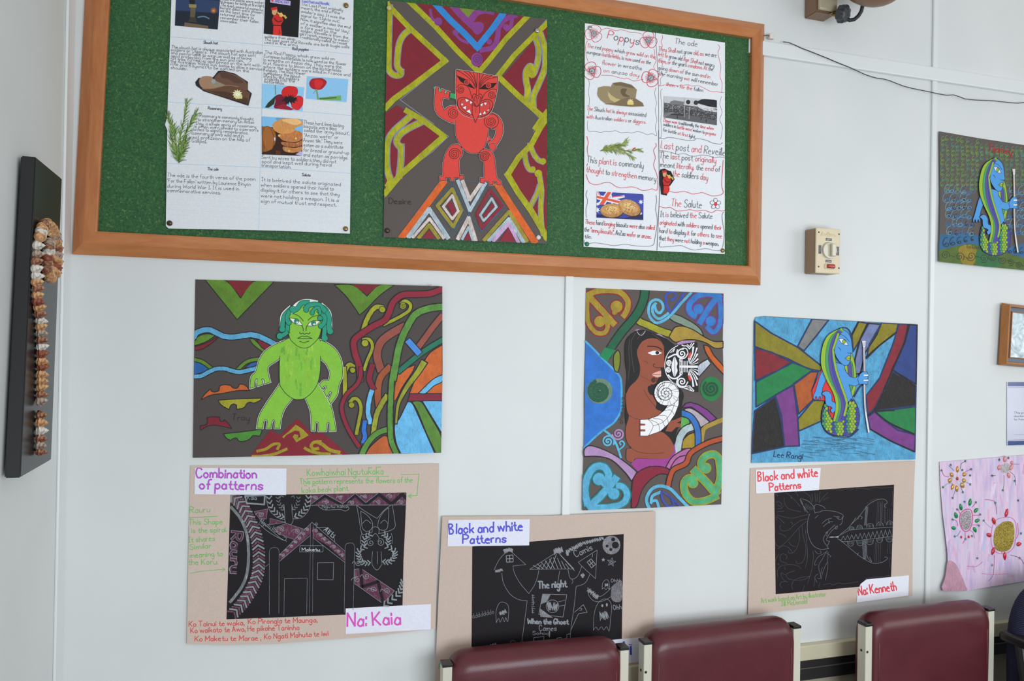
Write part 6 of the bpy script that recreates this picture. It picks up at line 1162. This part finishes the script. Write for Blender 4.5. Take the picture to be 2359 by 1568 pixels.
fan_ = [(365, 850, 420, 830, 't'), (375, 800, 425, 830, 'w'), (385, 755, 430, 825, 't'), (410, 712, 435, 820, 'b'), (450, 690, 440, 820, 't'), (490, 712, 445, 825, 't'), (515, 745, 455, 835, 't'), (535, 795, 455, 835, 't'), (550, 850, 470, 845, 'g'), (555, 910, 475, 870, 't'), (560, 980, 500, 900, 'b'), (560, 1040, 500, 985, 'g'), (560, 1110, 495, 1010, 't'), (550, 1170, 490, 1090, 'r'), (540, 1225, 480, 1105, 't'), (490, 1285, 470, 1120, 't'),
    (455, 905, 500, 930, 'g'), (450, 950, 505, 930, 'b'), (440, 1005, 520, 945, 'w'), (435, 1055, 480, 1020, 'r'), (435, 1110, 470, 1080, 'b'), (430, 1160, 470, 1120, 'b'), (445, 1200, 480, 1130, 't'), (460, 1245, 485, 1150, 't')]
for x, y, x2, y2, c in fan_:
    t = CROPS['S1']; a, b = LW(t[0]+x*t[2], t[1]+y*t[2], PT+0.010), LW(t[0]+x2*t[2], t[1]+y2*t[2], PT+0.006); d = b-a; shell(a+d*.3, d.normalized(), max(0.022, d.length), 0.0095, c, R)
# ------------------------------------------------------------ fan speed control box
D = 0.052; cx0 = W(1847, 600, 0).x; f0, f1 = W(1881, 524, D), W(1936, 529, D); f2 = W(1879, 628, D)
bw, bh = f1.x-f0.x, f0.z-f2.z; cb = Vector((f0.x+bw/2, 0, f2.z))
ctl = empty('fan_control', cb, 'cream wall switch box with clear dial and red lamp, right of the board', 'switch')
box('housing', (0, -0.024, bh/2), (bw, 0.047, bh), M['tan'], ctl, bev=0.004)
box('front_plate', (0, -0.0495, bh/2), (bw+0.001, 0.006, bh+0.001), M['ivory'], ctl, bev=0.0025)
def cpt(x, y, off=D+0.001): t = CROPS['U2']; return W(t[0]+x*t[2], t[1]+y*t[2], off)-cb
dm = mat('clear_dial', (206, 200, 178), 0.12, 0.6, coat=0.6); c = cpt(935, 800); bm = bmesh.new(); r = (cpt(1100, 800)-cpt(770, 800)).length/2
lathe(bm, [(r, 0), (r, .004), (r*.96, .006), (r*.5, .0065), (0, .0065)], 28, axis_mat(c, (0, -1, 0))); dial = bmobj('dial', bm, dm, ctl)
box('pointer_ridge', (c.x+r*.25, c.y-.011, c.z), (r*.62, .010, r*1.55), dm, dial, bev=.0025)
class Flat:                                       # lettering on a flat face that is parallel to the wall
    def __init__(s, root, off, K): s.off, s.root, s.K, s.loc = off, root, K, Vector(root.location); s.mt = art_mat('lettering_'+root.name, (220, 220, 220), 0.4)
    def at(s, px, py, h=0.0): return W(px, py, s.off+h)
fl = Flat(ctl, D+0.0016, 0.8)
for (x0, y0, x1, y1, t) in ((864, 500, 1002, 575, 'OFF'), (692, 672, 748, 882, 'HIGH'), (1122, 712, 1178, 920, 'MED'), (860, 1025, 998, 1095, 'LOW')):
    a, b = cpt(x0, y0), cpt(x1, y1); box('dial_label', ((a.x+b.x)/2, a.y+.0004, (a.z+b.z)/2), (abs(b.x-a.x), .001, abs(a.z-b.z)), M['dark_label'], ctl)
    lt = Part(fl, 'lettering', 6); lt.crop('U2')
    if t in ('OFF', 'LOW'): lt.text(t, x0+18, y1-14, x1-18, y1-12, 42, (176, 178, 184), 9, jit=0)
    else: lt.text(t, x1-14, y1-20, x1-14, y0+20, 30, (150, 152, 160), 8, jit=0)
    lt.done()
lt = Part(fl, 'emblem', 0); lt.crop('U2'); lt.line('745 440 790 350 770 430 830 390 860 440 880 400 900 420 930 360 960 440 1000 400 1030 440 1060 410 1090 450 1120 460', 7, (206, 186, 150)); lt.line('915 470 895 410 930 360 965 410 940 470', 5, (206, 186, 150)); lt.line('740 445 880 440 1130 472', 5, (206, 186, 150)); lt.done()
for x, y in ((692, 362), (1178, 410), (688, 1190), (1175, 1228)):
    bm = bmesh.new(); lathe(bm, [(.0024, 0), (.0024, .0008), (.0015, .0016)], 12, axis_mat(cpt(x, y, D+.0004), (0, -1, 0))); bmobj('screw', bm, M['bronze'], ctl)
a, b = cpt(835, 1180), cpt(1062, 1180); bm = bmesh.new(); bbox(bm, ((a.x+b.x)/2-.001, a.y, a.z), (b.x-a.x, .005, .016), None, .0045, 4); bmobj('lamp_surround', bm, M['ivory'], ctl)
bm = bmesh.new(); a = cpt(870, 1180); bbox(bm, ((a.x+b.x)/2, a.y-.004, a.z), (b.x-a.x, .006, .0115), None, .0028, 4); bmobj('lamp_cover', bm, M['rednob'], ctl, smooth=True)
# ------------------------------------------------------------ wall fan at the top edge
w0 = W(1853, 43, 0); fb = empty('wall_fan', (w0.x+.035, 0, w0.z), 'brown wall fan with black knob and short black lead, at the top edge', 'fan')
bm = bmesh.new(); hexa(bm, [Vector((-.035, 0, 0)), Vector((.033, 0, 0)), Vector((.033, 0, .2)), Vector((-.035, 0, .2))], [Vector((-.035, -.052, 0)), Vector((.033, -.052, 0)), Vector((.033, -.052, .2)), Vector((-.035, -.052, .2))]); bmesh.ops.bevel(bm, geom=list(bm.edges), offset=.002, segments=2, affect='EDGES')
bmobj('bracket', bm, M['brownp'], fb)
box('cover', (0, -.058, .10), (.062, .012, .19), M['clear'], fb, bev=.004)
fp = lambda x, y, off: W(1740+x*.2624, y*.2624, off)-Vector(fb.location)
c = fp(775, 122, .085); bm = bmesh.new(); lathe(bm, [(.008, -.03), (.008, -.012), (.010, -.010)], 14, axis_mat(c, (.5, -1, -.35))); lathe(bm, [(.004, -.05), (.006, -.028)], 12, axis_mat(c, (.5, -1, -.35))); bmobj('knob_collar', bm, M['brass'], fb, smooth=True)
bm = bmesh.new(); ax = axis_mat(c, (.45, -1, -.35)); rings = []
for h, s in ((-.014, .85), (-.010, 1), (.004, 1), (.010, .86), (.012, .5)): rings.append([bm.verts.new(ax @ Vector((.0245*s*(1+.07*math.cos(8*t))*math.cos(t), .0245*s*(1+.07*math.cos(8*t))*math.sin(t), h))) for t in (2*math.pi*i/48 for i in range(48))])
for a, b in zip(rings, rings[1:]):
    for i in range(48): bm.faces.new((a[i], a[(i+1) % 48], b[(i+1) % 48], b[i]))
bm.faces.new(rings[0][::-1]); bm.faces.new(rings[-1]); bmobj('knob', bm, mat('black_knob', (58, 62, 66), .35), fb)
bm = bmesh.new(); tube(bm, smooth([fp(800, 150, .085), fp(850, 175, .088), fp(900, 150, .095), fp(932, 100, .10), fp(950, 40, .11)], 1) if False else [fp(780, 158, .080), fp(830, 178, .084), fp(870, 170, .088), fp(905, 140, .092), fp(930, 100, .098), fp(940, 60, .105), fp(945, 10, .11)], .0055, 12); bmobj('power_lead', bm, mat('dark_lead', (36, 36, 44), .5), fb, smooth=True)
c = fp(1035, -372, .16); bm = bmesh.new(); bmesh.ops.create_uvsphere(bm, u_segments=40, v_segments=24, radius=.136)
for v in bm.verts: v.co = Vector((v.co.x, v.co.y*.62, v.co.z))+c
bmobj('motor_housing', bm, M['brownp'], fb, smooth=True)
bm = bmesh.new(); tube(bm, [Vector((0, -.03, .16)), c+Vector((0, .05, 0))], .022, 16); bmobj('neck', bm, M['brownp'], fb, smooth=True)
bm = bmesh.new(); tube(bm, [c+Vector((.235*math.cos(t), -.10, .235*math.sin(t))) for t in (i*2*math.pi/48 for i in range(49))], .003, 8)
for r in (.06, .12, .18): tube(bm, [c+Vector((r*math.cos(t), -.12-.02*(1-r/.235), r*math.sin(t))) for t in (i*2*math.pi/40 for i in range(41))], .0016, 6)
for i in range(24): t = i*2*math.pi/24; tube(bm, [c+Vector((.03*math.cos(t), -.14, .03*math.sin(t))), c+Vector((.235*math.cos(t), -.10, .235*math.sin(t)))], .0014, 5)
for v in bm.verts: v.co.z += .19
bmobj('guard', bm, M['grey'], fb)
# ------------------------------------------------------------ loose wire and terminal
wp = '245 367 290 372 340 392 400 420 480 450 560 482 640 514 700 540 780 572 830 592 880 616 960 652 1030 676 1080 688 1130 694 1180 708 1240 732 1300 755 1380 776 1450 790 1520 804 1600 822 1680 836 1740 832 1790 848 1840 868 1910 876 1980 880 2100 885 2200 897 2300 906 2359 900 2450 904 2600 930'
pts = [W(1740+x*.2624, y*.2624, .0165+.004*math.sin(i*.35) if i > 3 else .0155) for i, (x, y) in enumerate(nums(wp))]
bm = bmesh.new(); o = Vector(pts[0]); tube(bm, [q-o for q in pts], .0013, 8); tag(bmobj('wire', bm, M['cable'], None, o, True), 'thin dark wire drooping along the white trunking to the right', 'wire')
tb = W(1772, 91, .012); te = empty('terminal_block', tb, 'small cream plastic connector on the trunking beside the board frame', 'connector')
bm = bmesh.new(); bbox(bm, (.004, 0, .009), (.013, .014, .015), None, .003, 3); bbox(bm, (.011, -.002, .006), (.006, .012, .011), None, .002, 2); bmobj('block', bm, M['white'], te)
bm = bmesh.new(); tube(bm, [Vector((-.002, -.003, .009)), Vector((-.010, -.004, .010)), Vector((-.018, .0, .009))], .0012, 6); bmobj('wire_end', bm, M['cable'], te)
# small staple on the green figure artwork
bm = bmesh.new(); c = W(985, 660, .011); tube(bm, [Vector((-.006, 0, -.001)), Vector((0, -.0006, 0)), Vector((.009, -.003, .006))], .0009, 6); tag(bmobj('staple', bm, M['silver'], None, c), 'loose bent staple at the top right of the green figure artwork', 'staple')
# ------------------------------------------------------------ chairs along the wall
def zhit(px, py, z): return hit(px, py, Vector((0, 0, z)), Vector((0, 0, 1)))
ZP = 0.80
def rolled_pad(w, h, th, roll):
    # upholstered back: flat panel whose top rolls over; cross-section swept across the width, ends drawn in
    bm = bmesh.new(); prof = [(th*.5, 0), (th*.53, h*.35), (th*.55, h*.7), (th*.55, h-roll*1.6), (th*.552, h-roll)]
    prof += [(th*.55-roll*(1-math.cos(a)), h-roll+roll*math.sin(a)) for a in (math.pi*i/12 for i in range(1, 13))]
    prof += [(th*.55-2*roll, h*.5), (th*.5-2*roll, 0)]; xs = [(-w/2, .70), (-w/2+.004, .86), (-w/2+.012, .96), (-w/2+.026, 1.0), (-w*.2, 1.015), (0, 1.02), (w*.2, 1.015), (w/2-.026, 1.0), (w/2-.012, .96), (w/2-.004, .86), (w/2, .70)]
    yc = th*.55-roll; zc = h-roll; rings = []
    xs = [(-w/2+.05*(1-math.cos(t))*.9, t) for t in (math.pi/2*i/8 for i in range(9))]; xs = [(x, .72+.28*math.sin(t), .030*(1-math.sin(t))) for x, t in xs]; xs = xs+[(-w*.2, 1.012, -.001), (0, 1.016, -.002), (w*.2, 1.012, -.001)]+[(-x, s, d) for x, s, d in xs[::-1]]
    for x, s, dz in xs:
        rings.append([bm.verts.new(Vector((x, -(yc+(y-yc)*s), z-dz*max(0, min(1, (z-zc+.06)/.06))))) for y, z in prof])
    n = len(prof)
    for a, b in zip(rings, rings[1:]):
        for i in range(n): bm.faces.new((a[i], a[(i+1) % n], b[(i+1) % n], b[i]))
    bm.faces.new(rings[0]); bm.faces.new(rings[-1][::-1]); return bm
def make_chair():
    ch = empty('visitor_chair', (0, 0, 0), 'burgundy vinyl chair in front of the haunted-house drawing, leftmost of three', 'chair', 'burgundy chairs along the wall')
    hw = 0.232; pw = 0.024
    for sx in (-1, 1):
        bm = bmesh.new(); bbox(bm, (sx*hw, 0, ZP/2), (pw, .032, ZP-.004), None, .002, 2); po = bmobj('back_post', bm, M['post'], ch)
        box('end_cap', (sx*hw, 0, ZP), (pw+.002, .034, .008), M['black'], po, bev=.0015)
        for z in (ZP-.075, ZP-.24, ZP-.40):
            bm = bmesh.new(); lathe(bm, [(.0035, 0), (.0035, .001), (.002, .002)], 10, axis_mat(Vector((sx*(hw+pw/2 if sx > 0 else hw+pw/2), 0, z)), (sx, 0, 0))); bmobj('bolt', bm, M['black'], po)
            if sx < 0: bm = bmesh.new(); lathe(bm, [(.0035, 0), (.0035, .001), (.002, .002)], 10, axis_mat(Vector((-hw-.006, -.016, z)), (0, -1, 0))); bmobj('bolt', bm, M['black'], po)
        bm = bmesh.new(); bbox(bm, (sx*hw, -.46, .215), (pw, .03, .43), None, .002, 2); bmobj('front_leg', bm, M['post'], ch)
        bm = bmesh.new(); bbox(bm, (sx*hw, -.23, .40), (pw, .46, .03), None, .002, 2); bmobj('side_rail', bm, M['post'], ch)
    bk = bmobj('backrest', rolled_pad(.440, .367, .074, .044), M['leather'], ch, (0, .012, ZP-.342), True)
    for sx in (-1, 1):
        bm = bmesh.new(); pr = [(.037, 0), (.040, .18), (.0405, .31)]+[(-.003+.0405*math.cos(a), .315+.046*math.sin(a)) for a in (math.pi*i/10 for i in range(0, 10))]
        tube(bm, [Vector((sx*.205, .0033-(y+.0033)*.93, z-.017-.0077*max(0, min(1, (z-.27)/.06)))) for y, z in pr], .0015, 6); bmobj('piping', bm, M['leather'], bk, (0, 0, 0), True)
    bm = bmesh.new(); bbox(bm, (0, -.245, .45), (.436, .47, .075), None, .028, 5); st = bmobj('seat', bm, M['leather'], ch, smooth=True)
    for z, y in ((.38, -.44), (.38, -.02)): box('cross_rail', (0, y, z), (2*hw-.02, .025, .03), M['post'], ch)
    return ch
def copy_tree(o, parent=None):
    c = o.copy(); COL.objects.link(c)
    if parent: c.parent = parent
    for k in [x for x in bpy.data.objects if x.parent == o]: copy_tree(k, c)
    return c
proto = make_chair()
labels = ('burgundy vinyl chair in front of the haunted-house drawing, leftmost of three', 'burgundy vinyl chair below the gap between two tan mounts, middle of three', 'burgundy vinyl chair beside the dark office chair, rightmost of three')
for i, (l, r) in enumerate((((1030, 1527), (1432, 1489)), ((1489, 1476), (1827, 1440)), ((1995, 1435), (2272, 1401)))):
    a, b = zhit(*l, ZP), zhit(*r, ZP); c = proto if i == 0 else copy_tree(proto); m = (a+b)/2
    c.location = (m.x, m.y, 0); c.rotation_euler = (0, 0, math.atan2(b.y-a.y, b.x-a.x)); c['label'] = labels[i]; print('CHAIR', (a-b).length, m)
# ------------------------------------------------------------ office chair at the right edge
arm0 = W(2310, 1452, .14); ahw = .24
OC = empty('office_chair', (arm0.x+ahw, -.14, 0), 'dark blue patterned office chair with black armrests at the bottom right edge', 'chair')
fab = mat('navy_fabric', (38, 40, 62), .8, .2); q = N(fab); wv = q.n('ShaderNodeTexWave', wave_type='BANDS', bands_direction='Z'); wv.inputs['Scale'].default_value = 60; wv.inputs['Distortion'].default_value = 1.0; q.l(q.coords(), wv.inputs['Vector']); q.l(q.ramp(wv.outputs[1], [(0.35, lin((30, 30, 44))), (0.7, lin((52, 54, 84)))]), q.b.inputs['Base Color'])
def blob(name, c, s, m, par, e=0.5):
    bm = bmesh.new(); bmesh.ops.create_uvsphere(bm, u_segments=32, v_segments=20, radius=1.0)
    for v in bm.verts: v.co = Vector(tuple(math.copysign(abs(v.co[i])**e, v.co[i])*s[i] for i in range(3)))+Vector(c)
    return bmobj(name, bm, m, par, (0, 0, 0), True)
ztop = W(2400, 1338, .19).z; bhw = arm0.x+ahw-W(2331, 1470, .17).x
blob('backrest', (0, -.03, ztop-.24), (bhw, .05, .24), fab, OC, .62); blob('seat', (0, -.30, .47), (.21, .22, .045), fab, OC, .6)
bm = bmesh.new(); tube(bm, [Vector((0, .02, ztop-.2)), Vector((0, .04, .5)), Vector((0, .02, .42)), Vector((0, -.22, .41))], .02, 10); bmobj('spine', bm, M['black'], OC)
for sx in (-1, 1):
    bm = bmesh.new(); bbox(bm, (sx*ahw, -.13, arm0.z-.01), (.045, .26, .03), None, .012, 3); ar = bmobj('armrest', bm, M['black'], OC)
    bm = bmesh.new(); tube(bm, [Vector((sx*ahw, -.06, arm0.z-.015)), Vector((sx*ahw, -.10, .5)), Vector((sx*ahw*.9, -.2, .43)), Vector((sx*.12, -.22, .42))], .018, 10); bmobj('arm_post', bm, M['black'], ar)
bm = bmesh.new(); lathe(bm, [(.028, .12), (.028, .3), (.02, .3), (.02, .43)], 16, Matrix.Translation((0, -.25, 0))); bmobj('gas_lift', bm, M['black'], OC)
for i in range(5):
    t = i*2*math.pi/5+.3; bm = bmesh.new(); e = Vector((.26*math.cos(t), -.25+.26*math.sin(t), .085)); tube(bm, [Vector((0, -.25, .13)), e], [.022, .014], 10); lg = bmobj('base_leg', bm, M['black'], OC)
    bm = bmesh.new(); lathe(bm, [(.026, -.018), (.028, -.01), (.028, .01), (.026, .018)], 16, axis_mat(e-Vector((0, 0, .057)), (math.sin(t), -math.cos(t), 0))); tube(bm, [e, e-Vector((0, 0, .05))], .006, 6); bmobj('caster', bm, M['black'], lg)
